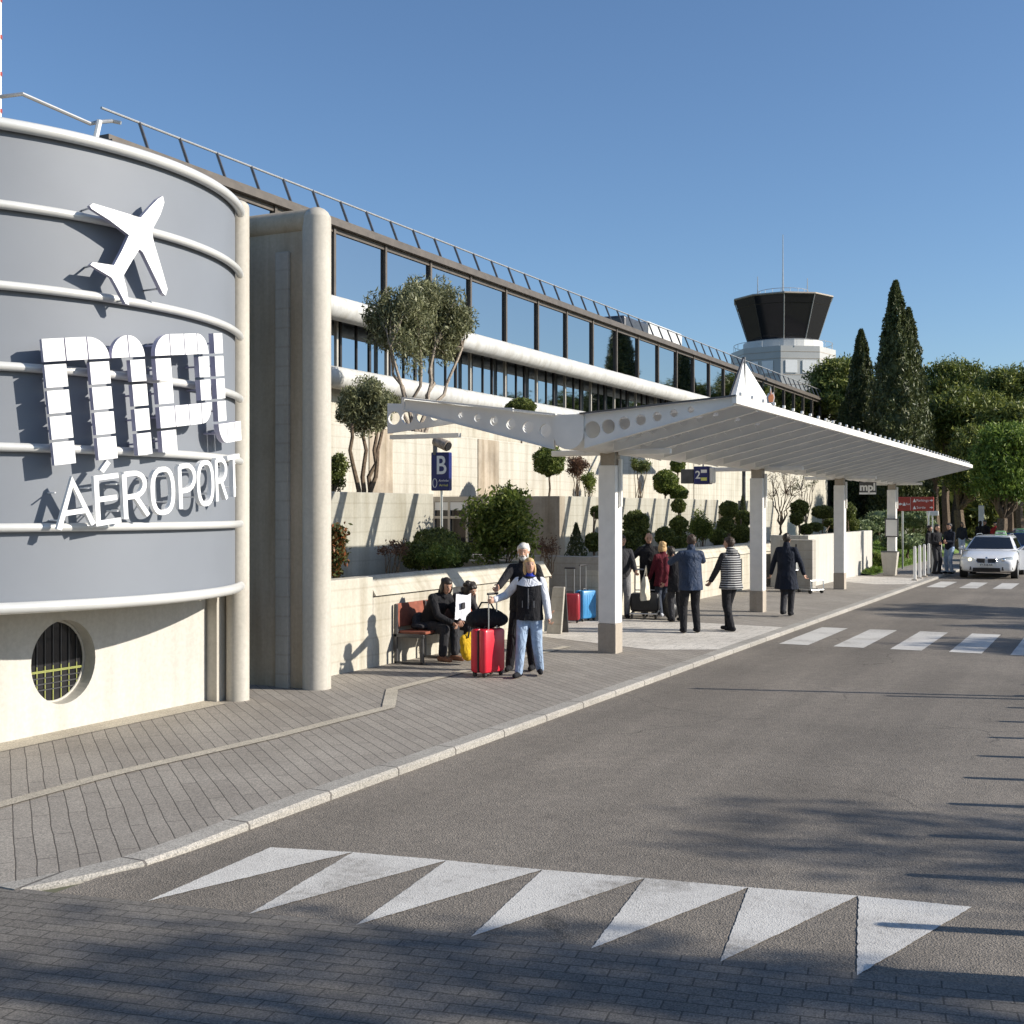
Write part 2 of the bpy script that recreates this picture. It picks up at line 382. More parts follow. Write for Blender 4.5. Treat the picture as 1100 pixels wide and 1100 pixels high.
# pale border line in the paving
pl = [(-7.72,5.62),(-7.7,6.7),(-7.68,7.7),(-7.5,9.8),(-7.46,11.9),(-8.16,13.1),(-8.2,14.9),(-8.18,18.5)]
pl = [(Vector(a).lerp(Vector(b_), t/8)) for a, b_ in zip(pl, pl[1:]) for t in range(8)]+[Vector(pl[-1])]; pl = [(p.x,p.y) for p in pl]
m = MB(); L_, R_ = [], []
for i,(x,y) in enumerate(pl):
    a = Vector(pl[max(i-1,0)]); b_ = Vector(pl[min(i+1,len(pl)-1)]); d = (b_-a).normalized(); nn = Vector((-d.y,d.x))*.075
    z = kz(y)+.008; L_.append((x+nn.x,y+nn.y,z)); R_.append((x-nn.x,y-nn.y,z))
m.loft([[a,b_] for a,b_ in zip(L_,R_)], caps=False, closed=False); struct(m, 'border_line', 'stone_strip')
m = MB(); m.loft([[(-9.66,y,kz(y)+.003),(-9.3,y,kz(y)+.003)] for y in (5.5,6,6.5,7,8,9,10,11.35)], caps=False, closed=False); struct(m, 'border_strip', 'stone_strip')
for y0,y1,x0 in ((18.7,23.6,-10.4),(38.2,42.3,-8.6)):
    struct(sheet([(KX-.21,y0+.5),(KX-.21,y1-.2),(x0,y1+.4),(x0,y0+1.6),(-6.8,y0)], SW+.001), 'tiled_crossing_strip', 'light_tiles', fix=False)
def rag(poly, k=40, a=.0022):
    out = []
    for i in range(len(poly)):
        p, q = Vector(poly[i]), Vector(poly[(i+1) % len(poly)])
        for j in range(k):
            r = p.lerp(q, j/k); s_ = 0 if j == 0 else 1; out.append((r.x+random.gauss(0,a)*s_, r.y+random.gauss(0,a)*s_))
    return out
# road paint: shark teeth, zebra crossings
base = [(-5.22,6.82),(-4.65,6.97),(-3.99,7.08),(-3.34,7.17),(-2.69,7.29),(-2.06,7.39),(-1.43,7.52),(-.8,7.60)]
tips = [(-5.15,5.56),(-4.47,5.64),(-3.82,5.75),(-3.16,5.87),(-2.51,5.99),(-1.85,6.11),(-1.19,6.23)]
for i in range(7):
    o = struct(sheet(rag([base[i], tips[i], base[i+1]]), .005), 'painted_triangle', 'road_paint', fix=False); o['group'] = 'painted triangles on the road'
for y0, y1, nst in ((21.1,24.45,6),(38.6,41.8,6)):
    for i in range(nst):
        x = -5.35+i*.925; o = struct(sheet(rag([(x,y0),(x+.5,y0),(x+.5,y1),(x,y1)]), .005), 'crossing_stripe', 'road_paint', fix=False); o['group'] = 'zebra crossing stripes'
# iron covers in the carriageway
# ---------------------------------------------------------------- drum building with its signs
DX, DY, DR = -11.9, 9.5, 3.33
def arc(R, z, a0, a1, n): return [(DX+R*math.cos(a0+(a1-a0)*i/n), DY+R*math.sin(a0+(a1-a0)*i/n), z) for i in range(n+1)]
A0, A1 = -1.9, .60
dr = root('drum_building', 'low rounded entrance block clad in smooth blue grey panels with pale bands', 'building', (DX,DY,0))
m = MB(); zz = [1.42+.722*i for i in range(7)]
o_ = arc(DR-.05, 0, A0, A1, 64)
m.loft([[(x,y,1.40) for x,y,_ in o_], [(x,y,5.76) for x,y,_ in o_]], caps=False, closed=False)
m.build('cladding_panel', 'panel_blue_grey', dr, smooth=True, fix=False)
for i, z in enumerate(zz):
    r = .055 if i in (0, 6) else .042
    MB().tube(arc(DR+.0, z, A0, A1+.035, 72), r, 10).build('rail_band', 'tube_metal', dr, smooth=True)
m = MB(); m.add([(x,y,5.80) for x,y,_ in arc(DR, 0, A0, A1, 40)]+[(-16,5,5.8)][:0]+[(-13.5,11.6,5.8),(-16,9,5.8),(-14.5,6.0,5.8)], [tuple(range(44))]); m.build('roof', 'grey_concrete', dr)
m = MB(); m.add([(x,y,1.405) for x,y,_ in arc(DR-.04, 0, A0, A1, 40)]+[(-13.5,11.6,1.405),(-14.5,6.0,1.405)], [tuple(range(43))]); m.build('soffit', 'grey_concrete', dr)
# cream wall under the panels with a round window opening
WX = -9.65
wl = root('round_window_wall', 'cream rendered wall under the drum cladding pierced by a round window', 'wall', (WX,9,0))
cy_, cz_, cr_ = on_x(70, 711, WX)[1], on_x(70,711,WX)[2], .0
wy, wz = on_x(69, 711, WX)[1:]; wr = (on_x(69,666,WX)[2]-on_x(69,756,WX)[2])/2
m = MB(); nseg = 48; y0, y1, z0, z1 = wy-.62, wy+.62, wz-.56, wz+.62
outer = []; inner = []
for k in range(nseg):
    a = 2*PI*k/nseg; c, s = math.cos(a), math.sin(a); q = max(abs(c), abs(s))
    c2, s2 = c/q, s/q; outer.append((WX, wy+.62*c2, (wz+.62*s2) if s2 > 0 else wz+.56*s2)); inner.append((WX, wy+wr*c, wz+wr*s))
n = nseg
m.add(outer+inner, [(i,(i+1)%n,(i+1)%n+n,i+n) for i in range(n)])
m.add(inner+[(WX-.16,y,z) for _,y,z in inner], [(i,(i+1)%n,(i+1)%n+n,i+n) for i in range(n)])
m.add([(WX,4,-.1),(WX,y0,-.1),(WX,y0,1.5),(WX,4,1.5)], [(0,1,2,3)]); m.add([(WX,y1,-.1),(WX,11.38,-.1),(WX,11.38,1.5),(WX,y1,1.5)], [(0,1,2,3)])
m.add([(WX,y0,-.1),(WX,y1,-.1),(WX,y1,z0),(WX,y0,z0)], [(0,1,2,3)]); m.add([(WX,y0,z1),(WX,y1,z1),(WX,y1,1.5),(WX,y0,1.5)], [(0,1,2,3)])
m.add([(WX,11.38,-.1),(WX-.3,11.38,-.1),(WX-.3,11.38,1.5),(WX,11.38,1.5)], [(0,1,2,3)])
m.build('wall', 'render_cream', wl, fix=False)
wi = MB(); ring = []
for k in range(n+1):
    a = 2*PI*k/n; ring.append((WX-.155, wy+(wr-.012)*math.cos(a), wz+(wr-.012)*math.sin(a)))
wf = wi.tube(ring, .014, 8).build('window_frame', 'render_cream', wl, smooth=True)
m = MB(); m.add([(WX-.165,y,z) for _,y,z in inner], [tuple(range(n))]); m.build('pane', 'dark_glass', wf, fix=False)
g = MB()
for k in range(-4, 5):
    yy = wy+k*.105; hh = math.sqrt(max(0, wr*wr-(yy-wy)**2))*.97
    if hh > .05: g.k = 0; g.box(WX-.16, WX-.152, yy-.005, yy+.005, wz-hh, min(wz+hh, wz-.04)); g.k = 1; (g.box(WX-.16, WX-.152, yy-.004, yy+.004, wz-.039, wz+hh) if hh > .1 else None)  # upper bars take dark steel to stand for shade, sunlit lower bars stay yellow
g.k = 0
for zz_ in (wz-.09, wz-.10, wz-.16, wz-.22, wz-.28):
    g.k = 0 if zz_ > wz-.12 else 1; hh = math.sqrt(max(0, wr*wr-(zz_-wz)**2))*.97; g.box(WX-.161, WX-.151, wy-hh, wy+hh, zz_-.006, zz_+.006)
g.build('window_grille', ['yellow_frame','dark_steel'], wl)
# columns and the beam that ties them to the block
pc = MB().tube([(-9.37,11.62,-.05),(-9.37,11.62,5.86)], .135, 24); pc.ell((-9.37,11.62,5.86), (.135,.135,.09), 24, 8)
pc.box(-9.75,-9.50,11.40,11.62,-.05,1.6).build('column', 'column_concrete', dr, smooth=True)
po = root('portal_frame', 'tall round cream concrete portal column with tube beam and dark infill wall', 'portal', (-9.08,12.80,0))
MB().tube([(-9.08,12.80,-.05),(-9.08,12.80,5.96)], .178, 32).ell((-9.08,12.80,5.93), (.178,.178,.16), 32, 10).build('column', 'column_concrete', po, smooth=True)
MB().tube([(-9.1,12.80,5.93),(-14.0,12.80,5.93)], .155, 28).build('beam', 'brown_concrete', po, smooth=True)
MB().box(-14,-9.24,12.72,12.84,-.05,5.8).build('infill_wall', 'brown_concrete', po)
MB().box(-9.62,-9.42,12.66,12.717,-.05,5.55).build('pilaster_strip', 'grey_concrete', po, bevel=.01)
# railing on drum roof
rl = root('roof_railing', 'bent tubular guard rail on top of the blue grey drum', 'railing', at_d(100,150,13.5))
P0 = [at_d(0,104,13.0), at_d(24,101,13.0), at_d(97,133,13.6), at_d(106,131,13.6), at_d(120,130,14.0), at_d(130,132,14.0)]
MB().tube(P0, .022, 8).build('rail', 'rail_metal', rl, smooth=True)
MB().tube([at_d(107,129,13.6), at_d(102,152,13.6)], .03, 8).build('post', 'white_paint', rl, smooth=True)
MB().tube([at_d(-18,104,13.0), at_d(-18,160,13.0)], .03, 8).build('post', 'white_paint', rl, smooth=True)
q = at_d(-3,0,13.4)
ms = root('mast', 'white mast rising behind the left end of the drum roof', 'mast', (q[0],q[1],5.7))
MB().tube([(q[0],q[1],5.7),(q[0],q[1],9.6)], .045, 12).build('pole', 'white_paint', ms, smooth=True)
for z in (6.6,7.0,7.4,7.8): MB().tube([(q[0],q[1],z),(q[0],q[1],z+.04)], .052, 12).build('ring', 'sign_red', ms)
# signs on cylinder
SR = DR+.175; SR0 = 3.63
def cylpt(u, v, r=SR):
    k = (u, v)
    if k not in CC:   # positions were measured on a radius of 3.63; carry them to the real stand-off
        a = u/SR0; x, y = DX+SR0*math.cos(a), DY+SR0*math.sin(a); t = 1.0; A = x*x+y*y; B = -2*(x*DX+y*DY); Cc = DX*DX+DY*DY-SR*SR
        D = max(0, B*B-4*A*Cc); t = (-B-math.sqrt(D))/(2*A); CC[k] = (math.atan2(y*t-DY, x*t-DX), HC+(v-HC)*t)
    a, z = CC[k]; return (DX+r*math.cos(a), DY+r*math.sin(a), z)
CC = {}
def ray_cyl(px, py, R=3.63):
    a = (px-550)/F; dx, dy = -S_+a*C_, C_+a*S_; A = dx*dx+dy*dy; B = -2*(dx*DX+dy*DY); Cc = DX*DX+DY*DY-R*R; D = B*B-4*A*Cc
    t = (-B-math.sqrt(max(0,D)))/(2*A); return (math.atan2(dy*t-DY, dx*t-DX)*SR0, HC+(HZ-py)/F*t)
def plate(m, poly, d=.06, face=0, side=1):
    n = len(poly); fr = [cylpt(u,v,SR) for u,v in poly]; bk = [cylpt(u,v,SR-d) for u,v in poly]
    m.add(fr, [tuple(range(n))], face); m.add(bk, [tuple(range(n-1,-1,-1))], side)
    m.add(fr+bk, [(i,i+n,(i+1)%n+n,(i+1)%n) for i in range(n)], side); return m
def strut(m, u, v): m.k = 1; m.tube([cylpt(u,v,SR-.05), cylpt(u,v,DR-.06)], .010, 6); m.k = 0
pln = [(700,522),(678,535),(640,575),(605,615),(578,607),(400,553),(385,563),(395,578),(470,625),(555,690),(525,755),(490,820),(400,806),(388,817),(480,872),(500,908),(540,985),(555,990),(545,920),(530,865),(568,800),(600,750),(615,765),(700,940),(712,950),(720,922),(700,850),(660,715),(652,672),(690,600),(706,550)]
poly = [ray_cyl(x/4, 80+y/4) for x,y in pln]
sg = root('airplane_sign', 'white cut out airplane mounted above the block letters on the drum', 'sign', (DX,DY,0))
m = MB(); import mathutils
tri = mathutils.geometry.tessellate_polygon([[Vector((u,v,0)) for u,v in poly]])
n = len(poly); fr = [cylpt(u,v,SR) for u,v in poly]; bk = [cylpt(u,v,SR-.05) for u,v in poly]
m.add(fr, [tuple(t) for t in tri], 0); m.add(bk, [tuple(t[::-1]) for t in tri], 1); m.add(fr+bk, [(i,i+n,(i+1)%n+n,(i+1)%n) for i in range(n)], 1)
m.build('airplane_plate', ['letter_white','letter_side'], sg)
for px,py in ((101,222),(172,310),(104,284),(136,322),(150,245)): m = MB(); u,v = ray_cyl(px,py); strut(m,u,v); m.build('bracket', ['steel','steel'], sg)
# block letters made of tiles
EXs, EYs = .14, -.103
def SV(u, r): # u along the drum at the row top line, r = rows down (fraction)
    h = .229*r; return (u-EYs*h, 3.829+EXs*(u+1.585)-h)
def tile(m, u0, u1, r, corner=None):
    g = .12; a, b_ = r+g*.5, r+1-g*.5; u0 += .006; u1 -= .006
    def P(s, t): return SV(u0+(u1-u0)*s, a+(b_-a)*t)
    if corner is None: poly = [P(0,0),P(.5,0),P(1,0),P(1,1),P(.5,1),P(0,1)]
    else:
        arcp = [(1-math.cos(t), 1-math.sin(t)) for t in [PI/2*i/8 for i in range(9)]]   # (0,1)->(1,0) around top-left
        base_ = [(1,1)]+arcp[::-1][:0]+[(0,1)]+[(1-math.cos(t), 1-math.sin(t)) for t in [PI/2*i/8 for i in range(1,9)]]
        if corner == 'TL': q = base_
        elif corner == 'TR': q = [(1-x,y) for x,y in base_]
        elif corner == 'BL': q = [(x,1-y) for x,y in base_]
        else: q = [(1-x,1-y) for x,y in base_]
        poly = [P(x,y) for x,y in q]
    plate(m, poly, .06)
    c = P(.5,.5); strut(m, c[0], c[1])
lg = root('block_letter_sign', 'large white lower case letters built of square tiles on the drum', 'sign', (DX,DY,0))
mu = [-1.585,-1.378,-1.170,-.957,-.755,-.575]
m = MB(); tile(m,mu[0],mu[1],0); tile(m,mu[1],mu[2],0); tile(m,mu[2],mu[3],0,'TR'); tile(m,mu[3]+.012,mu[4],0,'TL'); tile(m,mu[4],mu[5],0,'TR')
for r in (1,2,3,4):
    tile(m,mu[0],mu[1],r); tile(m,mu[2],mu[3]-.01,r); tile(m,mu[4],mu[5]-.005,r)
m.build('letter_m', ['letter_white','letter_side'], lg)
pu = [-.465,-.263,-.067,.122,.300]
m = MB(); tile(m,pu[0],pu[1],0,'TL'); tile(m,pu[1],pu[2],0); tile(m,pu[2],pu[3],0); tile(m,pu[3],pu[4],0,'TR')
for r in (1,2,3,4): tile(m,pu[0],pu[1],r)
for r in (1,2): tile(m,pu[3],pu[4],r)
tile(m,pu[1],pu[2],3); tile(m,pu[2],pu[3],3); tile(m,pu[3],pu[4],3,'BR')
m.build('letter_p', ['letter_white','letter_side'], lg)
lu = [.395,.565,.725,.89]
m = MB()
for r in range(4): tile(m,lu[0]-.01*0,lu[1],r)
tile(m,lu[0],lu[1],4,'BL'); tile(m,lu[1],lu[2],4); tile(m,lu[2],lu[3],4)
m.build('letter_l', ['letter_white','letter_side'], lg)
# lettering below
ag = root('word_sign', 'thin white capital lettering AÉROPORT mounted under the block letters', 'sign', (DX,DY,0))
def TV(u, y): h = .415*y; return (u-.06*h, 2.125+.140*(u+1.42)+h)
def stroke(m, pts, wd=.046, closed=False):
    P_ = [Vector(TV(*p)) for p in pts]; n = len(P_); Lp, Rp = [], []
    for i in range(n):
        a = P_[(i-1) % n] if (closed or i > 0) else P_[i]; b_ = P_[(i+1) % n] if (closed or i < n-1) else P_[i]
        d1 = (P_[i]-a); d2 = (b_-P_[i]); d = (d1.normalized() if d1.length else Vector((0,0)))+(d2.normalized() if d2.length else Vector((0,0))); d.normalize()
        nn = Vector((-d.y, d.x)); k = 1.0
        if d1.length and d2.length: k = 1/max(.5, abs(nn.dot(Vector((-d1.y,d1.x)).normalized())))
        Lp.append(P_[i]+nn*wd/2*k); Rp.append(P_[i]-nn*wd/2*k)
    rings = []
    for l, r in zip(Lp, Rp): rings.append([cylpt(l.x,l.y,SR), cylpt(r.x,r.y,SR), cylpt(r.x,r.y,SR-.05), cylpt(l.x,l.y,SR-.05)])
    if closed: rings.append(rings[0])
    s0 = len(m.f); m.loft(rings, caps=not closed)
def oval(u0, u1):
    c, w_ = (u0+u1)/2, (u1-u0)/2; return [(c+w_*math.copysign(abs(math.cos(t))**.75, math.cos(t)), .5+.5*math.copysign(abs(math.sin(t))**.85, math.sin(t))) for t in [2*PI*i/28 for i in range(28)]]
def bowl(u0, u1, yb, yt=1.0):
    r = (yt-yb)/2; c = u1-(u1-u0)*.55; return [(u0,yt),(c,yt)]+[(c+(u1-c)*math.sin(t), (yt+yb)/2+r*math.cos(t)) for t in [PI*i/10 for i in range(1,10)]]+[(c,yb),(u0,yb)]
LET = {
 'letter_a': [[(-1.42,0),(-1.275,1),(-1.10,0)], [(-1.37,.33),(-1.16,.33)]],
 'letter_e': [[(-.825,1),(-1.05,1),(-1.05,0),(-.82,0)], [(-1.05,.52),(-.85,.52)], [(-.99,1.13),(-.915,1.33)]],
 'letter_r': [[(-.765,0),(-.765,1)], bowl(-.765,-.54,.48), [(-.65,.48),(-.515,0)]],
 'letter_o': [None, -.455, -.195], 'letter_p': [[(-.10,0),(-.10,1)], bowl(-.10,.11,.42)],
 'letter_o.001': [None, .165, .405], 'letter_r.001': [[(.475,0),(.475,1)], bowl(.475,.66,.48), [(.56,.48),(.665,0)]],
 'letter_t': [[(.70,1),(.97,1)], [(.835,1),(.835,0)]]}
for nm, st in LET.items():
    m = MB()
    if st[0] is None: stroke(m, oval(st[1], st[2]), closed=True); uu = [st[1], st[2]]
    else:
        for p in st: stroke(m, p)
        uu = [min(p[0] for p in st[0]), max(p[0] for p in st[0])]
    for u in set(uu):
        for y in (.2,.8): a = TV(u, y); m.tube([cylpt(a[0],a[1],SR-.045), cylpt(a[0],a[1],DR-.06)], .007, 5)
    m.build(nm.split('.')[0], 'letter_white', ag)

# ---------------------------------------------------------------- planters (terraced concrete walls)
def wallthing(name, label, m, mat='cream_concrete', **kw):
    loc = m.v[0]; o = root(name, label, 'planter wall', (loc[0],loc[1],0), group='stepped concrete planter walls')
    m.build('wall', mat, o, bevel=.012, **kw); return o
def coping(parent, x, y0, y1, z=1.08):
    m = MB(); m.loft([[(x+.05,y,z),(x-.13,y,z+.27),(x-.30,y,z+.27),(x-.30,y,z)] for y in (y0,y1)]); m.build('coping', 'cream_concrete', parent)
wa = wallthing('planter_wall', 'cream concrete planter wall directly behind the bench', MB().box(-9.9,-9.6,13.16,14.9,-.05,1.35).box(-9.9,-9.6,14.901,20.9,-.05,1.078).box(-11.5,-9.9,20.6,20.9,-.05,1.35))
coping(wa, -9.6, 14.905, 20.9)
wb = wallthing('planter_wall', 'long cream planter wall behind the waiting group under the canopy', MB().box(-9.9,-9.6,23.3,37.2,-.05,1.078))
MB().box(-15.2,-9.6,23.302,23.6,-.05,1.35).build('return_wall', 'grey_concrete', wb, bevel=.012)
coping(wb, -9.6, 23.61, 37.2)
wallthing('planter_wall', 'smooth cream low wall with square end nearest the grass bank', MB().box(-8.45,-8.2,35.7,45.7,-.05,1.57).box(-9.3,-8.451,35.7,35.95,-.05,1.57), 'render_cream')
w2 = wallthing('planter_wall', 'middle tier cream wall above the bench, left of the entrance door', MB().box(-11.8,-11.5,12.99,19.9,-.05,2.6).box(-14.99,-11.801,19.6,19.9,-.05,2.6))
w3 = wallthing('planter_wall', 'middle tier cream wall behind the topiary shrubs, right of the door', MB().box(-11.8,-11.5,25.9,37.8,-.05,2.62))
MB().box(-15,-11.5,25.60,25.899,-.05,2.62).build('return_wall', 'stained_concrete', w3, bevel=.01)
wallthing('planter_wall', 'short cream wall piece behind the far low wall and its topiary', MB().box(-11.8,-11.5,41.0,46.6,-.05,2.62))
w4 = wallthing('planter_wall', 'topmost tier cream wall below the terminal windows', MB().box(-15.4,-15.0,12.99,70,-.05,4.15))
for pa, pb in ((513,535),(396,421),(745,770)):
    ya, yb = Yx(pa,-15), Yx(pb,-15); MB().box(-15.0,-14.975,ya,yb,.1,4.14).build('pilaster', 'stained_concrete' if pa < 700 else 'cream_concrete', w4)
for x0,x1,y0,y1,z in ((-11.5,-9.9,13.0,20.6,1.0),(-11.5,-9.9,23.6,37.2,1.0),(-15.0,-11.8,13.0,19.6,2.45),(-15.0,-11.8,25.9,45,2.45),(-19.4,-15.4,13,94,4.0),(-11.5,-8.45,37.3,45.7,1.2)):
    struct(MB().box(x0,x1,y0,y1,-.04,z), 'planter_soil', 'soil')
# entrance door in the recess
dz = root('entrance_door', 'grey framed glass entrance door set back beside the tall shrub', 'door', (-14.2,25.55,0))
x0, x1 = -14.75, -13.55
MB().box(x0,x1,25.52,25.6,.1,2.62).build('pane', 'dark_glass', dz)
m = MB()
for a in (x0, x0+.42, x0+.9, x1-.04): m.box(a,a+.06,25.47,25.519,.1,2.62)
m.box(x0,x1+.02,25.465,25.518,2.5,2.62); m.box(x0,x1+.02,25.465,25.518,2.1,2.16); m.build('frame', 'mullion_light', dz)
MB().box(x0+.07,x0+.88,25.48,25.517,2.3,2.49).build('transom_panel', 'white_paint', dz)
MB().box(x1+.021,x1+.3,25.42,25.598,.1,2.62).build('jamb', 'plinth_stone', dz)

# ---------------------------------------------------------------- terminal building
TX = -20.0; RZ = 10.42
tb = root('terminal_building', 'long two storey terminal with mirror glass band and pale tube beams', 'building', (TX,20,0))
YA, YB = 20.4, 94.5
MB().box(-45,TX-.95,YA,YB,-.05,RZ-.3).build('wall', 'grey_concrete', tb)
rf = MB().box(-46,TX+.10,YA-.1,YB,RZ-.02,RZ+.10).box(-46,TX+.20,YA-.1,YB,RZ-.16,RZ-.022).build('roof', 'fascia_brown', tb)
STEP = .1346*20; Y0 = Yx(413, TX)
ks = range(-3, 24)
for k in ks:
    ya, yb = Y0+k*STEP, Y0+(k+1)*STEP
    if yb > YB: break
    if ya < YA: continue
    f_ = MB().box(TX-.06,TX+.07,ya-.05,ya+.05,8.25,RZ-.165).box(TX-.06,TX+.03,ya+.05,yb-.05,RZ-.30,RZ-.165).box(TX-.06,TX+.03,ya+.05,yb-.05,8.25,8.30).build('window', 'fascia_brown', tb)
    MB().box(TX-.05,TX-.02,ya+.05,yb-.05,8.3,RZ-.30).build('pane', 'mirror_glass', f_)
# tube beams
MB().tube([(TX+.35,YA,7.90),(TX+.35,YB-1,7.90)], .33, 20).build('tube_beam', 'tube_concrete', tb, smooth=True)
MB().tube([(TX+.35,YA,5.98),(TX+.35,YB-1,5.98)], .31, 20).build('tube_beam', 'tube_concrete', tb, smooth=True)
for k in ks:
    ya, yb = Y0+k*STEP, Y0+(k+1)*STEP
    if yb > YB: break
    if ya < YA: continue
    f_ = MB().box(TX-.60,TX-.50,ya-.05,ya+.05,6.0,7.9).box(TX-.58,TX-.50,ya+1.1,ya+1.18,6.0,7.9).box(TX-.58,TX-.50,ya+1.95,ya+2.0,6.0,7.9)
    f_.k = 1; f_.box(TX-.40,TX-.30,ya+.62,ya+.70,6.0,7.9); f_ = f_.build('window', ['mullion_dark','mullion_light'], tb)
    MB().box(TX-.56,TX-.54,ya+.06,yb-.06,6.0,7.9).build('pane', 'ribbon_glass', f_)
MB().box(TX-.9,TX+.1,YA,YB-.5,7.86,8.22).build('soffit', 'mullion_dark', tb)
MB().box(TX-.9,TX-.1,YA,YB-.5,5.95,6.02).build('sill', 'tube_concrete', tb)
MB().box(TX-.94,TX-.2,YA,YB-.5,3.9,5.94).build('lower_wall', 'cream_concrete', tb)
rr = MB().tube([(TX-.22,YA,RZ+.74),(TX-.22,YB,RZ+.74)], .030, 8).build('railing', 'rail_metal', tb)
for k in range(-16, 48):
    y = Y0+STEP*.5*(k+.5)
    if y > YB: break
    if y < YA: continue
    MB().tube([(TX+.06,y,RZ+.05),(TX-.22,y,RZ+.74)], .038, 6).build('post', 'dark_steel', rr)
m = MB().box(-28,-22.3,61,66.5,RZ+.1,12.2); m.k = 1; m.box(-26,-22.28,57.5,60.99,RZ+.1,12.0); m.build('rooftop_unit', ['tower_white','dark_steel'], tb, bevel=.15)

# ---------------------------------------------------------------- canopy
NX = -7.26; CY0 = 16.5; NF = 25; CY1 = CY0+1.15*NF
cp = root('canopy', 'long white butterfly canopy with perforated ribs over the pavement', 'canopy', (NX,18.1,0))
def holed(m, x0, x1, zt, zb, holes, y, th=.028, flange=True):
    ncell = len(holes); xs = [x0+(x1-x0)*i/ncell for i in range(ncell+1)]; y2 = y+th
    for i in range(ncell):
        a, b_ = xs[i], xs[i+1]; q = [(a,zb(a)),(b_,zb(b_)),(b_,zt(b_)),(a,zt(a))]
        h = holes[i]; n = 16
        if h <= 0:
            m.add([(x,yy,z) for yy in (y,y2) for x,z in q], [(0,1,2,3),(7,6,5,4),(0,4,5,1),(3,2,6,7)])
        else:
            cx_ = (a+b_)/2; cz = (zt(cx_)+zb(cx_))/2; hr = h; sg_ = 1 if b_ > a else -1; O, I = [], []
            for k in range(n):
                t = 2*PI*k/n; c, s = math.cos(t), math.sin(t); mx_ = max(abs(c),abs(s)); uu, vv = (c/mx_+1)/2, (s/mx_+1)/2
                X = a+(b_-a)*uu; O.append((X, zb(X)+(zt(X)-zb(X))*vv)); I.append((cx_+sg_*hr*c, cz+hr*s))
            for yy, fl in ((y,0),(y2,1)):
                m.add([(x,yy,z) for x,z in O+I], [((k,(k+1)%n,(k+1)%n+n,k+n) if not fl else (k+n,(k+1)%n+n,(k+1)%n,k)) for k in range(n)])
            m.add([(x,yy,z) for yy in (y,y2) for x,z in I], [(k,k+n,(k+1)%n+n,(k+1)%n) for k in range(n)])
            m.add([(x,yy,z) for yy in (y,y2) for x,z in q], [(0,4,5,1),(3,2,6,7)])
    fw = .035
    if flange: m.loft([[(x,y-fw,zb(x)-.012),(x,y2+fw,zb(x)-.012),(x,y2+fw,zb(x)-.001),(x,y-fw,zb(x)-.001)] for x in (x0,x1)])
    for X in (x0,x1): m.add([(X,y,zb(X)),(X,y2,zb(X)),(X,y2,zt(X)),(X,y,zt(X))], [(0,1,2,3)])
RX0, RX1 = NX+.24, -4.8; LX0, LX1 = NX-.24, -10.05
lin = lambda xa, za, xb, zb_: (lambda x: za+(zb_-za)*(x-xa)/(xb-xa))
rt, rb = lin(RX0,3.68,RX1,3.84), lin(RX0,3.20,RX1,3.74)
ltp, lbt = lin(LX0,3.68,LX1,4.02), lin(LX0,3.20,LX1,3.86)
RH = [.125,.105,.09,.078,.067,.056,.046,0,0]
LH = [.10,.09,.08,.07,.06,.05,0,0,0]
protoR = protoL = None
for i in range(NF+1):
    y = CY0+1.15*i
    if i == 0:
        m = MB(); holed(m, RX0, RX1, rt, rb, RH, y, .05); m.build('rib', 'canopy_metal', cp, fix=False)
        m = MB(); holed(m, LX0, LX1, ltp, lbt, LH, y, .05); m.build('rib', 'canopy_metal', cp, fix=False)
    else:
        if protoR is None:
            m = MB(); holed(m, RX0, RX1, rt, rb, RH, y); protoR = m.build('rib', 'canopy_metal', cp, fix=False); oR = protoR
            m = MB(); holed(m, LX0, LX1, ltp, lbt, LH, y); protoL = m.build('rib', 'canopy_metal', cp, fix=False)
        else:
            for p in (protoR, protoL): c_ = p.copy(); COL.objects.link(c_); c_.parent = cp; c_.location = (0, 1.15*(i-1), 0)
# gutter trough
prof = [(NX-.24,3.69)]+[(NX-.24*math.cos(t), 3.42-.24*math.sin(t)) for t in [PI*k/12 for k in range(13)]]+[(NX+.24,3.69)]
MB().loft([[(x,CY0-.03,z) for x,z in prof],[(x,CY1+.05,z) for x,z in prof]]).build('gutter', 'canopy_metal', cp, smooth=True)
MB().box(RX1-.02,RX1+.05,CY0-.05,CY1+.08,3.75,3.86).box(RX1+.0,RX1+.03,CY0,CY1,3.861,3.875).build('edge_beam', 'canopy_white', cp, bevel=.008)
MB().box(LX1-.05,LX1+.0,CY0-.02,CY1+.08,3.84,4.05).build('edge_beam', 'canopy_metal', cp, bevel=.008)
m = MB().add([(RX0-.1,CY0-.06,3.695),(RX1+.02,CY0-.06,3.868),(RX1+.02,CY1+.05,3.868),(RX0-.1,CY1+.05,3.695)], [(0,1,2,3)]); m.build('roof_sheet', 'clear_sheet', cp, fix=False)
m = MB().add([(LX0+.1,CY0-.06,3.70),(LX1,CY0-.06,4.06),(LX1,CY1+.05,4.06),(LX0+.1,CY1+.05,3.70)], [(0,1,2,3)]); m.build('roof_sheet', 'clear_sheet', cp, fix=False)
MB().box(RX0-.12,RX1+.04,CY0-.09,CY0-.03,3.69,3.715).xf(Matrix.Identity(4))
m = MB(); m.loft([[(x,CY0-.07,z),(x,CY0-.005,z),(x,CY0-.005,z+.022),(x,CY0-.07,z+.022)] for x,z in ((RX0-.05,3.685),(RX1+.04,3.85))]); m.build('edge_trim', 'dark_steel', cp)
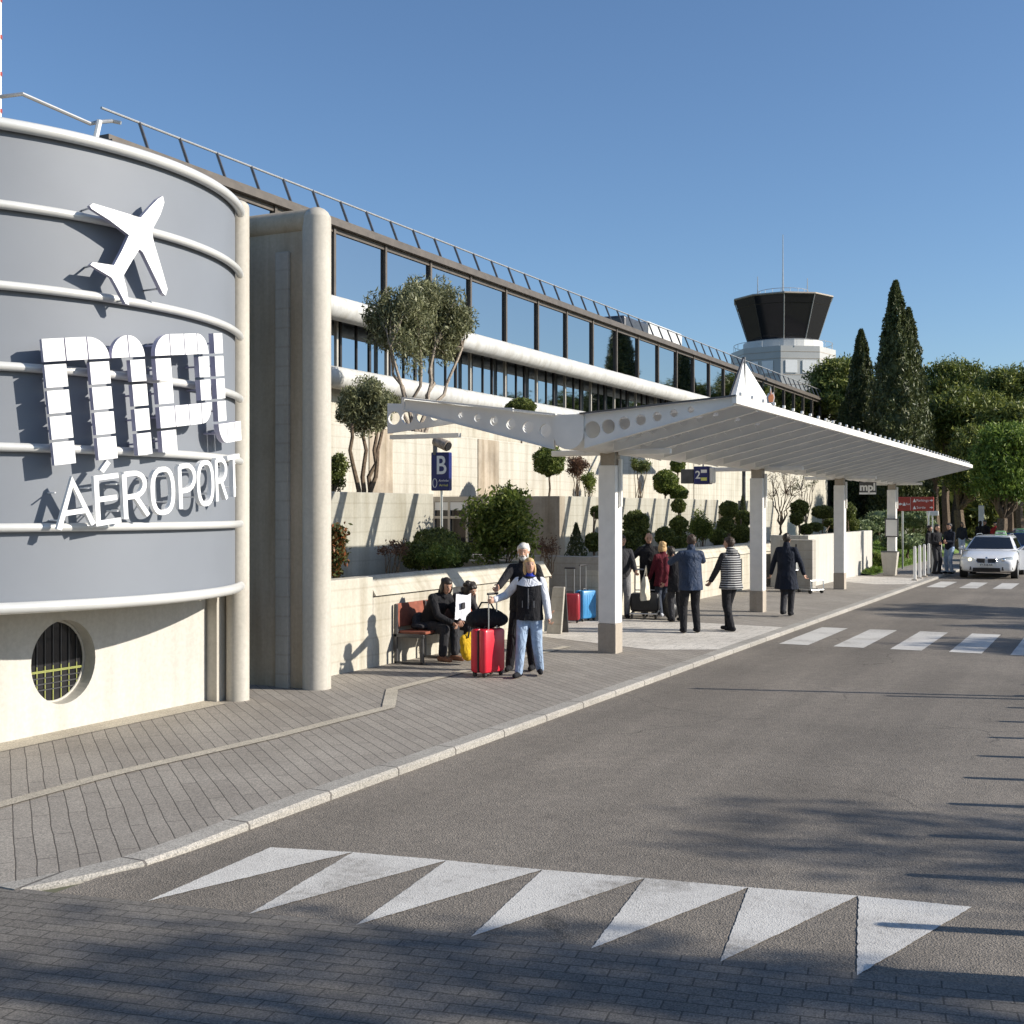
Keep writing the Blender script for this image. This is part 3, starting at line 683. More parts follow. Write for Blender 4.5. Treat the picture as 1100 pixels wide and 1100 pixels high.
m = MB(); m.loft([[(x,CY0-.07,z),(x,CY0-.005,z),(x,CY0-.005,z+.022),(x,CY0-.07,z+.022)] for x,z in ((LX0+.05,3.685),(LX1,4.03))]); m.build('edge_trim', 'canopy_metal', cp)
bo = MB().box(RX1+.015,RX1+.055,CY0+.18,CY0+.23,3.876,3.925).build('bolt', 'canopy_white', cp, bevel=.006)
for i in range(1, 47):
    c_ = bo.copy(); COL.objects.link(c_); c_.parent = cp; c_.location = (0, .60*i, 0)
# crossing stub beam towards the wall
tB, bB = lin(-8.6,3.90,-10.9,4.06), lin(-8.6,3.80,-10.9,3.56)
m = MB(); holed(m, -8.6, -10.9, tB, bB, [0,0,0,.05,.065,.08,.10,.11,.11], 17.35, .05, False); m.build('wall_side_rib', 'canopy_metal', cp, fix=False)
MB().box(-10.9,-9.6,17.42,17.5,3.47,3.54).build('wall_side_lamp', 'canopy_white', cp)
for j in range(4):
    y = 18.1+8.7*j; c = MB().box(NX-.145,NX+.145,y-.145,y+.145,.53,3.0).build('column', 'canopy_white', cp, bevel=.012)
    MB().box(NX-.15,NX+.15,y-.15,y+.15,.0,.528).build('plinth', 'plinth_stone', c, bevel=.01)
    MB().box(NX-.12,NX+.12,y-.12,y+.12,3.002,3.24).build('column_head', 'plinth_stone', c)
    MB().box(NX+.147,NX+.20,y-.03,y+.03,2.35,3.1).build('bracket', 'canopy_metal', c, bevel=.008)
    m = MB().box(NX-1.0,NX-.15,y-.05,y+.05,3.16,3.25).box(NX+.15,NX+1.0,y-.05,y+.05,3.16,3.25); m.build('strip_lamp', 'canopy_white', c, bevel=.015)
# ---------------------------------------------------------------- plants
def scale_at(px, X): return X/(-S_+((px-550)/F)*C_)/F   # metres per pixel on the plane x = X
def stem(m, a, b, r0, r1, wob=.04, n=5):
    a, b = Vector(a), Vector(b); pts = []
    for i in range(n+1):
        t = i/n; p = a.lerp(b, t); k = math.sin(PI*t)*wob
        pts.append(p+Vector((random.uniform(-k,k), random.uniform(-k,k), 0)))
    m.tube(pts, [r0+(r1-r0)*i/n for i in range(n+1)], 7); return pts
def clumps(c, r, n, rc, k, squash=.8, inner=.55, top=-.4):
    out = []; cs = []
    for _ in range(n):
        while True:
            d = rng.normal(size=3); d /= np.linalg.norm(d)
            if d[2] > top: break
        q = rng.uniform(inner, 1.0); p = np.array(c)+d*q*np.array(r); cs.append(p)
        s = rc*rng.uniform(.7, 1.25); out.append(shell_pts(p, (s,s,s*squash), k, .3))
    return np.vstack(out), cs
def topiary(px, py, rp, X, soil, label, mat='box_leaf', leaf=.062, name='topiary_shrub', extra=(), sq=1.0, group='clipped topiary shrubs'):
    c = on_x(px, py, X); s = scale_at(px, X); r = rp*s
    o = root(name, label, 'shrub', (c[0], c[1], soil), group=group)
    balls = [(c, r)]+[(on_x(a, b_, X), q*s) for a, b_, q in extra]
    P = []
    for b_ in balls:
        n_ = int(1500+1300*(b_[1]/.3)**2 if b_[1] < .8 else 8000); q_ = shell_pts((0,0,0), (1,1,1), n_, .84); l_ = 1+.07*np.sin(q_[:,0]*6+px)*np.sin(q_[:,1]*7+py)+.06*np.sin(q_[:,2]*8+px); q_ *= l_[:,None]*rng.uniform(.94,1.07,n_)[:,None]
        P.append(np.array(b_[0])+q_*np.array([b_[1],b_[1],b_[1]*sq]))
    P = np.vstack(P)
    leaf_obj('crown', P, leaf, mat, o, .55, core=[(b_[0], (b_[1]*.82, b_[1]*.82, b_[1]*.82*sq)) for b_ in balls])
    m = MB(); low = min(b_[0][2]-b_[1]*.6 for b_ in balls)
    zt = max(b_[0][2] for b_ in balls); stem(m, (c[0], c[1], soil-.05), (c[0], c[1], max(zt, soil+.1)), .03, .018, .02)
    for b_ in balls: stem(m, (c[0], c[1], min(b_[0][2]-.1, max(soil, b_[0][2]-.45))), b_[0], .018, .012, .02, 3)
    m.build('trunk', 'bark', o, smooth=True); return o
def bush(px, py, wp, hp, X, soil, label, mat, leaf=.07, n=5000, name='shrub', loose=.3, group=None, cl=14):
    c = on_x(px, py, X); s = scale_at(px, X); r = (wp*s*.5, wp*s*.5, hp*s*.5)
    o = root(name, label, 'shrub', (c[0], c[1], soil), group=group)
    P, cs = clumps(c, tuple(q*.84 for q in r), int(cl*1.3), min(r[0], r[2])*.30, n//cl, 1.0, .25, -1); P = P+rng.normal(scale=leaf*.6, size=P.shape)
    leaf_obj('foliage', P, leaf, mat, o, .42, up=.3)
    m = MB()
    for q in cs[:9]: stem(m, (c[0]+random.uniform(-.08,.08), c[1]+random.uniform(-.08,.08), soil-.05), q, .014, .005, .05, 4)
    m.build('stem', 'bark', o, smooth=True); return o
# front planter
bush(360, 584, 36, 76, -10.3, 1.0, 'leafy shrub with reddish tips right beside the big round portal column', 'red_leaf', .07, 4200, cl=22)
bush(420, 588, 44, 26, -10.5, 1.0, 'sparse twiggy low shrub between portal column and dark clipped hedge', 'bronze_leaf', .05, 420, cl=14)
topiary(468, 589, 27, -10.7, 1.0, 'dark clipped dome hedge below the hanging blue letter sign', leaf=.05, name='clipped_hedge', extra=((446,596,17),(488,595,18)), sq=.85, group=None)
bush(470, 599, 52, 26, -10.15, 1.0, 'low bright green bush in front of the dark clipped dome hedge', 'light_leaf', .05, 5200, cl=20)
bush(541, 564, 84, 92, -10.25, 1.0, 'tallest broad laurel shrub behind the couple with the red suitcase', 'laurel_leaf', .10, 6800, cl=30)
bush(588, 588, 26, 30, -10.3, 1.0, 'thin bronze twiggy shrub at the right edge of the tall laurel', 'bronze_leaf', .05, 500, cl=10)
# cone shaped conifer
c = on_x(619, 584, -10.8); s = scale_at(619, -10.8)
o = root('conifer', 'small dark cone shaped conifer above the two upright trolley cases', 'shrub', (c[0],c[1],1.0))
P = []
for i in range(5200):
    t = random.random()**1.6; a = random.uniform(0, 2*PI); r = .34*(1-t)*(.75+.3*math.sin(a*5+t*30))+.015; P.append((c[0]+r*math.cos(a), c[1]+r*math.sin(a), 1.0+1.02*t))
leaf_obj('crown', P, .05, 'cypress_leaf', o, .4, up=1.2); MB().tube([(c[0],c[1],.95),(c[0],c[1],1.9)], [.03,.01], 7).build('trunk', 'bark', o)
topiary(638, 582, 10, -10.6, 1.0, 'two ball topiary half hidden by the nearest canopy column', extra=((641,550,6.5),))
topiary(683, 562, 14, -10.6, 1.0, 'large round topiary head just right of the nearest canopy column', extra=((676,582,13),(690,576,9)))
topiary(714, 576, 10.5, -10.4, 1.0, 'low dark ball topiary above the bald man in black', extra=())
topiary(729, 581, 11, -10.7, 1.0, 'tiered topiary of three balls on one stem, smallest ball on top', extra=((729,564,9.5),(729,543.5,7.5)))
bush(753, 566, 34, 34, -10.5, 1.0, 'loose round speckled shrub above the man in the blue jacket', 'laurel_leaf', .06, 5200, cl=26)
topiary(783, 547.5, 10, -10.5, 1.0, 'tiered topiary with clean round top ball above the striped jacket', extra=((780,564,9),(772,577,9)))
topiary(796, 574, 11, -10.7, 1.0, 'topiary of two dark balls touching the second canopy column', extra=((799,557,9),))
c = on_x(799, 545, -10.9); o = root('conifer', 'slim pointed conifer leaning beside the second canopy column', 'shrub', (c[0],c[1],1.0))
P = []
for i in range(3000):
    t = random.random(); a = random.uniform(0, 2*PI); r = .16*math.sin(PI*min(1,(1-t)*.8+.05))*random.uniform(.6,1); P.append((c[0]+r*math.cos(a), c[1]+r*math.sin(a)-.15*t, 1.0+1.75*t))
leaf_obj('crown', P, .05, 'cypress_leaf', o, .4, up=1.2); MB().tube([(c[0],c[1],.95),(c[0],c[1]-.1,2.4)], [.03,.01], 7).build('trunk', 'bark', o)
# plants of the far low wall
topiary(859, 546, 9.5, -9.4, 1.2, 'ball topiary with three tiers above the walking man in the dark coat', extra=((856,557,7),(866,569,7)))
topiary(884, 550, 12, -9.5, 1.2, 'flat spreading topiary just left of the third canopy column', sq=.6, extra=((876,566,8),(893,562,9)))
topiary(911, 549, 8.5, -9.5, 1.2, 'round clipped bush just right of the third canopy column', extra=((914,563,9),))
# upper tier
bush(360, 503, 26, 46, -12.6, 2.45, 'narrow green shrub on the middle tier against the portal column', 'box_leaf', .06, 3600, cl=20)
topiary(590, 495, 17, -13.0, 2.45, 'ball headed small tree on the middle tier under the canopy node', 'laurel_leaf', leaf=.06)
bush(620, 500, 36, 26, -13.1, 2.45, 'small bronze leaved tree with bare slanting stems beside the ball head', 'bronze_leaf', .06, 2600, cl=18, name='small_tree')
bush(633, 517, 22, 28, -13.2, 2.45, 'upright oval shrub on the middle tier left of the nearest column', 'laurel_leaf', .06, 2600, cl=14)
bush(686, 500, 36, 16, -13.2, 2.45, 'flat topped multi stemmed shrub on the middle tier right of nearest column', 'box_leaf', .06, 2600, cl=16, name='small_tree')
topiary(715, 518, 13.5, -13.0, 2.45, 'biggest round clipped bush on the middle tier left of the blue monitor sign', 'laurel_leaf')
topiary(729, 530, 10, -12.6, 2.45, 'small flat clipped bush overlapping the big round one below blue monitor sign', 'laurel_leaf', sq=.8)
topiary(728, 500, 8, -13.8, 2.45, 'small ball tree behind the big round bush near the blue monitor sign', 'laurel_leaf')
topiary(560, 437, 16, -16.4, 4.0, 'flat topped clipped box bush on the top tier above the canopy wing', sq=.55, leaf=.06)
for i, (px, lab) in enumerate(((600,'left'),(650,'middle'),(705,'right'))):
    topiary(px, 466, 12, -15.9, 4.0, 'low clipped bush peeping over the top tier wall, %s of the three' % lab, sq=.6, leaf=.06)
# bare brownish tree by far low wall
def branch_tree(name, label, base, top_c, crown_r, mat, bark, nleaf, leaf, nb=7, cl=30, rc=.3, trunk_r=.05, up=.2, fork=.35, group=None, aspect=.3, top=-.45, inner=.45):
    o = root(name, label, 'tree', base, group=group); m = MB(); base = Vector(base); tc = Vector(top_c); R = Vector(crown_r)
    P, cs = clumps(top_c, tuple(crown_r), cl, rc, nleaf//cl, .85, inner, top)
    fk = base.lerp(tc, fork)
    stem(m, base, fk, trunk_r, trunk_r*.75, .03)
    hubs = []
    for i in range(nb):
        a = 2*PI*i/nb+random.uniform(-.3,.3); h = tc+Vector((math.cos(a)*R.x*.45, math.sin(a)*R.y*.45, -R.z*random.uniform(.2,.55)))
        stem(m, fk, h, trunk_r*.55, trunk_r*.3, .10); hubs.append(h)
    for q in cs:
        q = Vector(q); h = min(hubs, key=lambda z: (z-q).length); stem(m, h, q, trunk_r*.25, .006, .04, 3)
    m.build('trunk', bark, o, smooth=True)
    leaf_obj('crown', P, leaf, mat, o, aspect, up=up); return o
branch_tree('small_tree', 'nearly leafless small tree with brown twigs behind the walking man in dark coat', (-10.8, Yx(838,-10.8), 1.2), on_x(840, 525, -10.8), (.8,.8,.9), 'bronze_leaf', 'bark', 900, .06, 8, 40, .16, .05, fork=.3)
branch_tree('small_tree', 'thin pale branched small tree between second and third canopy columns', (-9.9, Yx(866,-9.9), 1.2), on_x(866, 522, -9.9), (.5,.5,.6), 'olive_leaf', 'olive_bark', 700, .06, 6, 22, .14, .04, fork=.3)
# olive trees
b = on_x(448, 446, -16.2)
o = root('olive_tree', 'large twin crowned olive tree in front of the mirrored terminal windows', 'tree', (b[0],b[1],4.0))
m = MB(); s = scale_at(450,-16.2); allP = []
base = Vector((b[0], b[1]-.1, 3.95))
for (cx_, cy2, rx, rz_, n_, cl) in ((430,350,40,54,13500,56),(477,348,36,55,12500,52),(452,325,24,34,4200,16)):
    c = on_x(cx_, cy2, -16.2); P, cs = clumps(c, (rx*s*.8, rx*s*.72, rz_*s*.78), cl, .34, n_//cl, 1.1, .35, -1); allP.append(P)
    fk = base+Vector((0, (c[1]-b[1])*.25, .75))
    hubs = []
    if cl < 20: continue
    for i in range(3):
        a = 2*PI*i/3+.7; h = Vector((c[0]+.45*math.cos(a), c[1]+.6*math.sin(a), c[2]-rz_*s*.45)); hubs.append(h)
        stem(m, base+Vector((0,(h.y-base.y)*.12,0)), h, .06, .032, .14, 8)
    for q in cs: q = Vector(q); h = min(hubs, key=lambda z: (z-q).length); stem(m, h, q, .022, .006, .05, 3)
m.build('trunk', 'olive_bark', o, smooth=True); leaf_obj('crown', np.vstack(allP), .13, 'olive_leaf', o, .24, up=1.0)
b = on_x(392, 528, -12.6); s = scale_at(395,-12.6); c = on_x(394, 434, -12.6)
o = root('olive_tree', 'smaller rounded olive tree with forked trunk close to the portal column', 'tree', (b[0],b[1],2.45))
P, cs = clumps(c, (38*s*.8, 38*s*.8, 36*s*.8), 56, .2, 300, .9, .35, -1); m = MB()
for dx, tx in ((-.16,378),(-.02,392),(.12,412),(.2,405)):
    h = Vector(on_x(tx, 455, -12.6)); stem(m, (b[0]+random.uniform(-.05,.05), b[1]+dx*1.2, 2.42), h, .05, .03, .09, 6)
for q in cs: stem(m, Vector((c[0],c[1]+random.uniform(-.2,.2),c[2]-.45)), q, .016, .005, .03, 3)
m.build('trunk', 'bark', o, smooth=True); leaf_obj('crown', P, .085, 'olive_leaf', o, .26, up=.8)

# ---------------------------------------------------------------- far trees
def cypress(px, ytop, wp, d, label, zb=.0, lean=0, n=26000, leaf=.24):
    c = at_d(px, ytop, d); s = d/F; H = c[2]-zb; R = wp*s/2
    o = root('cypress_tree', label, 'tree', (c[0],c[1],zb), group='tall cypresses behind the canopy')
    t = rng.uniform(0,1,n)**.9; a = rng.uniform(0,2*PI,n)
    lob = 1+.16*np.sin(a*5+t*9)+.13*np.sin(a*9-t*31)+.10*np.sin(t*70+a*3)
    prof_ = np.minimum(1, (1-t)*1.9)**.75*(1-.25*np.maximum(0,.25-t)*4*.5)
    r = R*prof_*lob*rng.uniform(.72,1.04,n)+.04
    P = np.stack([c[0]+r*np.cos(a)+lean*t, c[1]+r*np.sin(a), zb+.3+(H-.1)*t], axis=1)
    ow = np.stack([np.cos(a)*.35, np.sin(a)*.35, np.full(n,1.4)], axis=1)
    leaf_obj('crown', P, leaf, 'cypress_leaf', o, .35, outward=ow, core=[((c[0],c[1],zb+H*(.06+.105*i)), (R*.74*min(1,(1-.1*i)*1.7)**.8,)*2+(H*.085,)) for i in range(8)])
    MB().tube([(c[0],c[1],zb-.1),(c[0]+lean*.5,c[1],zb+H*.6)], [.22,.08], 9).build('trunk', 'bark', o); return o
cypress(962, 306, 52, 70, 'tallest dark cypress, twin topped, rising above the canopy roof')
cypress(976, 335, 46, 71.5, 'second top of the tall cypress pair, slightly lower on its right side', n=16000)
cypress(925, 358, 42, 75, 'shorter slim cypress left of the tallest one', n=20000)
cypress(906, 436, 30, 72, 'lowest cypress at the left foot of the slim one', n=9000)
def pine(px, py, rxp, rzp, d, label, mat='pine_leaf', n=30000, cl=70, rc=.95, leaf=.30, zb=0, trunk_px=None, group='umbrella pines beyond the canopy', ryf=1.0, bark='bark'):
    c = at_d(px, py, d); s = d/F; b_ = at_d(trunk_px or px, py, d)
    o = root('pine_tree', label, 'tree', (b_[0],b_[1],zb), group=group)
    rx, rz_ = rxp*s, rzp*s
    P, cs = clumps(c, (rx*.85, rx*.85*ryf, rz_*.85), cl, rc*.85, n//cl, .6, .62, -.75); P = P+rng.normal(scale=leaf*.75, size=P.shape)
    m = MB(); fk = Vector((b_[0], b_[1], max(zb+1.5, c[2]-rz_*1.05))); stem(m, (b_[0],b_[1],zb-.1), fk, .32, .24, .12)
    for q in cs[:26]: stem(m, fk, q, .10, .03, .25, 4)
    m.build('trunk', bark, o, smooth=True)
    leaf_obj('crown', P, leaf, mat, o, .3, up=.6, core=[(c, (rx*.5, rx*.5*ryf, rz_*.42))]); return o
pine(905, 425, 45, 42, 92, 'dark rounded umbrella pine between control tower and slim cypress', n=32000)
pine(1016, 425, 48, 40, 95, 'umbrella pine with broad crown directly right of the tallest cypress', n=30000)
pine(1085, 428, 50, 34, 90, 'umbrella pine crown highest at the right edge of the picture', n=30000)
pine(1036, 455, 52, 40, 76, 'dense nearer pine with bulging crown over the canopy tip', n=36000, trunk_px=1028, rc=.8)
pine(1095, 470, 56, 50, 72, 'wide pine crown behind the bright one, over the taxis', n=34000, rc=.8)
pine(1082, 500, 40, 54, 60, 'bright yellow green nearer pine branch mass above the taxis', 'bright_pine_leaf', 30000, 70, .6, .22, trunk_px=1077)
pine(1046, 500, 34, 46, 66, 'mid green pine with low branches above the white taxi', 'pine_leaf', 24000, 56, .65, .22, trunk_px=1030)
pine(1125, 510, 34, 44, 62, 'bright green pine cut by the right picture edge', 'bright_pine_leaf', 16000, 40, .55, .24)
pine(1005, 480, 40, 40, 84, 'dark pine low behind the red direction sign', n=22000)
pine(865, 470, 30, 40, 110, 'pine glimpsed behind the far end of the terminal', n=14000, leaf=.4)
pine(955, 470, 40, 60, 105, 'dark pine filling the gap behind the cypresses', n=20000, leaf=.4)
for px, d, lab in ((1160,80,'first'),(1230,75,'second'),(1310,72,'third')):
    pine(px, 440, 50, 42, d, 'umbrella pine beyond the right picture edge, %s one out' % lab, n=12000, leaf=.45)
# dark undergrowth wood far behind
P = []
for i in range(150):
    px = random.uniform(880, 1420); d = random.uniform(98, 125); c = at_d(px, 548, d); P.append(shell_pts((c[0],c[1],random.uniform(.5,6)), (3.2,3.2,2.6), 330, .3))
o = leaf_obj('woodland', np.vstack(P), .75, 'pine_leaf', None, .4); tag(o, kind='stuff')
# juniper bushes and the grass bank
def juniper(px, py, wp, hp, d, label, n=7000):
    c = at_d(px, py, d); s = d/F; r = (wp*s/2, wp*s/2, hp*s/2); o = root('juniper_bush', label, 'shrub', (c[0],c[1],.6), group='spreading junipers on the grass bank')
    P, cs = clumps(c, tuple(q*.8 for q in r), 34, .32, n//34, .4, .3, -.9); leaf_obj('foliage', P, .16, 'juniper_leaf', o, .3, up=.2, core=[(c, tuple(q*.6 for q in r))])
    m = MB(); stem(m, (c[0],c[1],.3), (c[0],c[1],c[2]), .06, .03); m.build('stem', 'bark', o); return o
juniper(982, 558, 56, 26, 53, 'upper spreading juniper under the red direction sign')
juniper(975, 582, 66, 26, 51, 'lower spreading juniper left of the men at the bollards')
juniper(945, 560, 40, 36, 56, 'juniper behind the fourth canopy column notice board')
juniper(925, 572, 44, 34, 55, 'juniper between the third and fourth canopy columns')
m = MB(); rings = []
for y in (43.5,46,49,53,58,66,80): 
    e = min(1,(y-43.5)/5); rings.append([(-7.75-.1*e,y,.06),(-8.6,y,.2+.35*e),(-10,y,.25+.55*e),(-14,y,.3+.6*e),(-26,y,.3+.5*e)])
struct(m.loft(rings, caps=False, closed=False), 'grass_bank', 'grass')
P = []
for i in range(30000):
    y = random.uniform(43.6,62); x = -7.8-random.random()**1.5*8; e = min(1,(y-43.5)/5)
    z = np.interp(-x, [7.85,8.6,10,14,26], [.13,.2+.35*e,.25+.55*e,.3+.6*e,.3+.5*e]); P.append((x,y,z+.03))
o = leaf_obj('grass', P, .13, 'grass_blade', None, .18, up=2.5); tag(o, kind='stuff')
m = MB(); 
o = root('shrub', 'small pale leaved shrub at the right end of the low cream wall', 'shrub', (-8.1,46.3,.13)); P, cs = clumps((-8.1,46.4,.45), (.45,.35,.3), 14, .16, 120, .8, .3, -1)
leaf_obj('foliage', P, .12, 'light_leaf', o, .3, up=.6); 
for q in cs: stem(m, (-8.1,46.4,.1), q, .02, .006)
m.build('stem', 'bark', o)
# off-picture trees on the right of the road: they cast the dappled shade
def shade_tree(x, y, h, r, label, n=2600, leaf=.28, cl=30, rz=None):
    branch_tree('pine_tree', label, (x,y,0), (x,y,h), (r,r,rz or r*.55), 'pine_leaf', 'bark', n, leaf, 7, cl, .5, .16, .2, .6, group='roadside pines out of the picture on the right', top=-.7, inner=.25)
shade_tree(11.5, 8.7, 7.0, 2.2, 'roadside pine just right of the viewpoint', 1500, .24, 26)
shade_tree(8.0, 7.3, 6.6, 2.1, 'roadside pine behind the parking edge nearest the viewpoint', 1300, .24, 24)
shade_tree(15.0, 9.7, 7.6, 2.1, 'roadside pine set back to the right of the viewpoint', 1200, .24, 22)
shade_tree(13.6, 13.2, 6.9, 1.6, 'roadside pine beside the row of right hand bollards', 800, .24, 16)
shade_tree(13.2, 26.5, 7.0, 1.8, 'roadside pine beside the first zebra crossing', 1700, .28, 20, .8)
shade_tree(15.6, 31.6, 8.0, 2.4, 'roadside pine beyond the first zebra crossing', 3300, .30, 34, .9)
shade_tree(12.5, 34.5, 7.6, 2.2, 'roadside pine halfway to the taxi rank', 2600, .30, 30, .9)
# ---------------------------------------------------------------- bollards
def bollard_proto(label, h=.97):
    o = root('bollard', label, 'bollard', (0,0,0))
    m = MB(); m.loft([[(-.042*w_,-.04*w_,z),(.042*w_,-.04*w_,z),(.042*w_,.04*w_,z),(-.042*w_,.04*w_,z)] for z,w_ in ((0,1.15),(h-.10,1.0),(h-.02,.9),(h,.55))])
    m.build('post', 'canopy_white', o, local=True, bevel=.012); MB().box(-.09,.09,-.09,.09,0,.03).build('base_plate', 'plinth_stone', o, local=True, bevel=.005); return o
pb = bollard_proto('pale metal bollard, nearest of the row by the second crossing')
words = ['nearest','second','third','fourth','fifth','sixth','seventh','eighth','ninth']
gp = 'pale bollards by the second zebra crossing'
for i in range(7):
    o = pb if i == 0 else copy_tree(pb); y = 40.9+i*1.25
    place(o, (-6.02-.03*i, y, SW), 0, '%s pale bollard in the row leading to the standing men' % words[i]); o['group'] = gp; o.scale = (1.0,1.0,1.12)
prb = bollard_proto('road side bollard')
for i in range(21):
    o = prb if i == 0 else copy_tree(prb); y = 7.62+i*1.055
    place(o, (.70, y, 0), 0, 'bollard out of the picture on the right side of the road'); o['group'] = 'bollards out of the picture along the right road edge'
o = root('wide_post', 'thick post out of the picture at the right front corner', 'post', (.75,6.78,0)); MB().box(.62,.9,6.62,6.92,0,.85).build('post', 'canopy_white', o, bevel=.03); MB().box(.6,.92,6.6,6.94,.851,.9).build('cap', 'dark_steel', o, bevel=.01)  # unseen wide post, inferred from the thick shadow bar on the road
for x,y,h,lab in ((1.25,17.2,3.1,'tall'),(1.3,16.97,1.95,'short')):
    o = root('sign_post', '%s post out of the picture on the right road side' % lab, 'post', (x,y,0)); MB().tube([(x,y,0),(x,y,h)], .045, 12).build('pole', 'steel', o, smooth=True); MB().tube([(x,y,h),(x,y,h+.04)], [.05,.02], 12).build('cap', 'dark_steel', o)
# right hand car park edge kerb and ground
struct(MB().box(9.0,9.2,8,140,-.05,.12), 'kerb', 'kerb_stone')
# ---------------------------------------------------------------- control tower
d = 130; c0 = at_d(841, 548, d); s = d/F; TXc, TYc = c0[0], c0[1]
ct = root('control_tower', 'airport control tower with dark flared glass cab behind the terminal', 'tower', (TXc,TYc,0))
def zpx(y): return HC+(HZ-y)*s
def ngon(R, z, n, rot=0): return [(TXc+R*math.cos(2*PI*k/n+rot), TYc+R*math.sin(2*PI*k/n+rot), z) for k in range(n)]
NG = 10; rot = TH+PI/NG*.4
zb_, zt_ = zpx(358), zpx(320)
R0, R1 = 38*s, 53*s
MB().loft([ngon(R0,zpx(369),NG,rot), ngon(R1,zpx(324),NG,rot)], caps=False).build('cab_window', 'tower_glass', ct, fix=False)
for k in range(NG):
    a = 2*PI*k/NG+rot
    MB().tube([(TXc+(R0+.0)*math.cos(a), TYc+(R0+.0)*math.sin(a), zpx(369)), (TXc+(R1+.0)*math.cos(a), TYc+(R1+.0)*math.sin(a), zpx(324))], .05, 6).build('mullion', 'rail_metal' if math.cos(a-TH) > -.2 else 'mullion_dark', ct)
MB().loft([ngon(R1*.945,zpx(333),NG,rot), ngon(R1*.955,zpx(332.4),NG,rot)]).build('transom', 'mullion_dark', ct)
MB().loft([ngon(R1*1.0,zpx(324.2),NG,rot), ngon(R1*1.025,zpx(323.6),NG,rot), ngon(R1*1.02,zpx(322.2),NG,rot), ngon(R1*.6,zpx(319.5),NG,rot)]).build('roof', 'plinth_stone', ct)
MB().loft([ngon(42*s,zpx(380),24), ngon(42*s,zpx(369.3),24)]).build('ring_wall', 'tower_white', ct)
bx = MB().loft([ngon(55*s,-.1,8,TH+PI/8*1.35), ngon(55*s,zpx(378),8,TH+PI/8*1.35)]).build('shaft', 'tower_cladding', ct)
m = MB()
for z in (zpx(384), zpx(391), zpx(408), zpx(418)): m.loft([ngon(55*s+.02,z-.03,8,TH+PI/8*1.35), ngon(55*s+.02,z+.03,8,TH+PI/8*1.35)])
m.build('cladding_joint', 'plinth_stone', bx)
fd = Vector((-math.sin(-.0), 0, 0))
# three louvred windows on the front faces
toC = Vector((-TXc, -TYc, 0)).normalized(); rt_ = Vector((-toC.y, toC.x, 0))
rg = ngon(55*s+.03, 0, 8, TH+PI/8*1.35); fc = sorted(range(8), key=lambda k: ((Vector(rg[k])+Vector(rg[(k+1)%8]))/2-Vector((0,0,0))).length)
for fi, spans in ((fc[0],((.12,.42),(.55,.9))),(fc[1],((.1,.4),(.5,.8)))):
    A, B_ = Vector(rg[fi]), Vector(rg[(fi+1)%8])
    for u0, u1 in spans:
        a, b_ = A.lerp(B_, u0), A.lerp(B_, u1); nrm = (Vector((a.x+b_.x, a.y+b_.y, 0))/2-Vector((TXc,TYc,0))).normalized()*.05
        MB().loft([[(p.x+q.x,p.y+q.y,z) for p,q in ((a,nrm*0),(b_,nrm*0),(b_,nrm),(a,nrm))] for z in (zpx(406),zpx(393))]).build('louvre_window', 'white_paint', ct)
def ringrail(R, z0, h, n=36):
    m = MB(); ring = [(TXc+R*math.cos(2*PI*k/n), TYc+R*math.sin(2*PI*k/n), z0+h) for k in range(n+1)]; m.tube(ring, .03, 5)
    for k in range(0, n, 2): m.tube([(ring[k][0],ring[k][1],z0),ring[k]], .025, 5)
    m.build('railing', 'rail_metal', ct)
ringrail(R1*.5, zpx(319), .5); ringrail(52*s, zpx(378), .65)
m = MB()
tq = lambda off: (TXc+rt_.x*off, TYc+rt_.y*off)
for off, z1, r in ((0,zpx(252),.07),(-2.5,zpx(300),.04),(2.6,zpx(296),.04)):
    x,y = tq(-off*1.0); MB().tube([(x,y,zpx(320)),(x,y,(zpx(288) if off == 0 else z1)),(x,y,z1)], [r*1.8,r,r*.6], 6).build('antenna', 'rail_metal', ct)
# ---------------------------------------------------------------- white tent roof and flame emblem behind canopy edge
A = Vector(on_x(799, 387, -11.0)); b1 = Vector(on_x(775, 436, -11.0)); b2 = Vector(on_x(833, 446, -11.0))
te = root('tent_roof', 'bright white pointed triangular awning rising behind the canopy edge', 'awning', (A.x,A.y,4.0))
MB().add([A, Vector((A.x+.1,b1.y+.9,b1.z)), Vector((A.x+.1,b2.y,b2.z)), Vector((A.x-.12,b1.y+.9,b1.z)), Vector((A.x-.12,b2.y,b2.z)), A+Vector((-.06,0,0))], [(0,1,2),(0,5,3,1),(5,4,3),(0,2,4,5),(1,3,4,2)]).build('canvas', 'white_paint', te, fix=True)
MB().tube([(A.x,A.y,1.2),(A.x,A.y,A.z+.1)], .06, 8).build('mast', 'dark_steel', te)
MB().tube([A+Vector((0,-.1,0)), (b1.x+.1,b1.y-.1,b1.z-.3)], .05, 6).build('stay', 'dark_steel', te)
E_ = Vector(on_x(828, 425, -4.9)); k_ = scale_at(828, -4.9); up_ = Vector((0,0,1)); rg_ = Vector((C_,S_,0))
def fl(pts, off): return [E_+rg_*((x)*k_)+up_*(y*k_)+Vector((S_,-C_,0))*off for x,y in pts]
fe = root('flame_emblem', 'small orange and white flame shaped emblem on top of canopy edge', 'sign', (E_.x,E_.y,3.8))
f1 = [(-3.5,-8),(-4.5,-2),(-2.5,3),(-1,1),(0,10),(1.2,2),(3,4),(4.5,-2),(3,-8)]
MB().prism(fl(f1, 0), Vector((-S_,C_,0))*.03).build('backing', 'white_paint', fe)
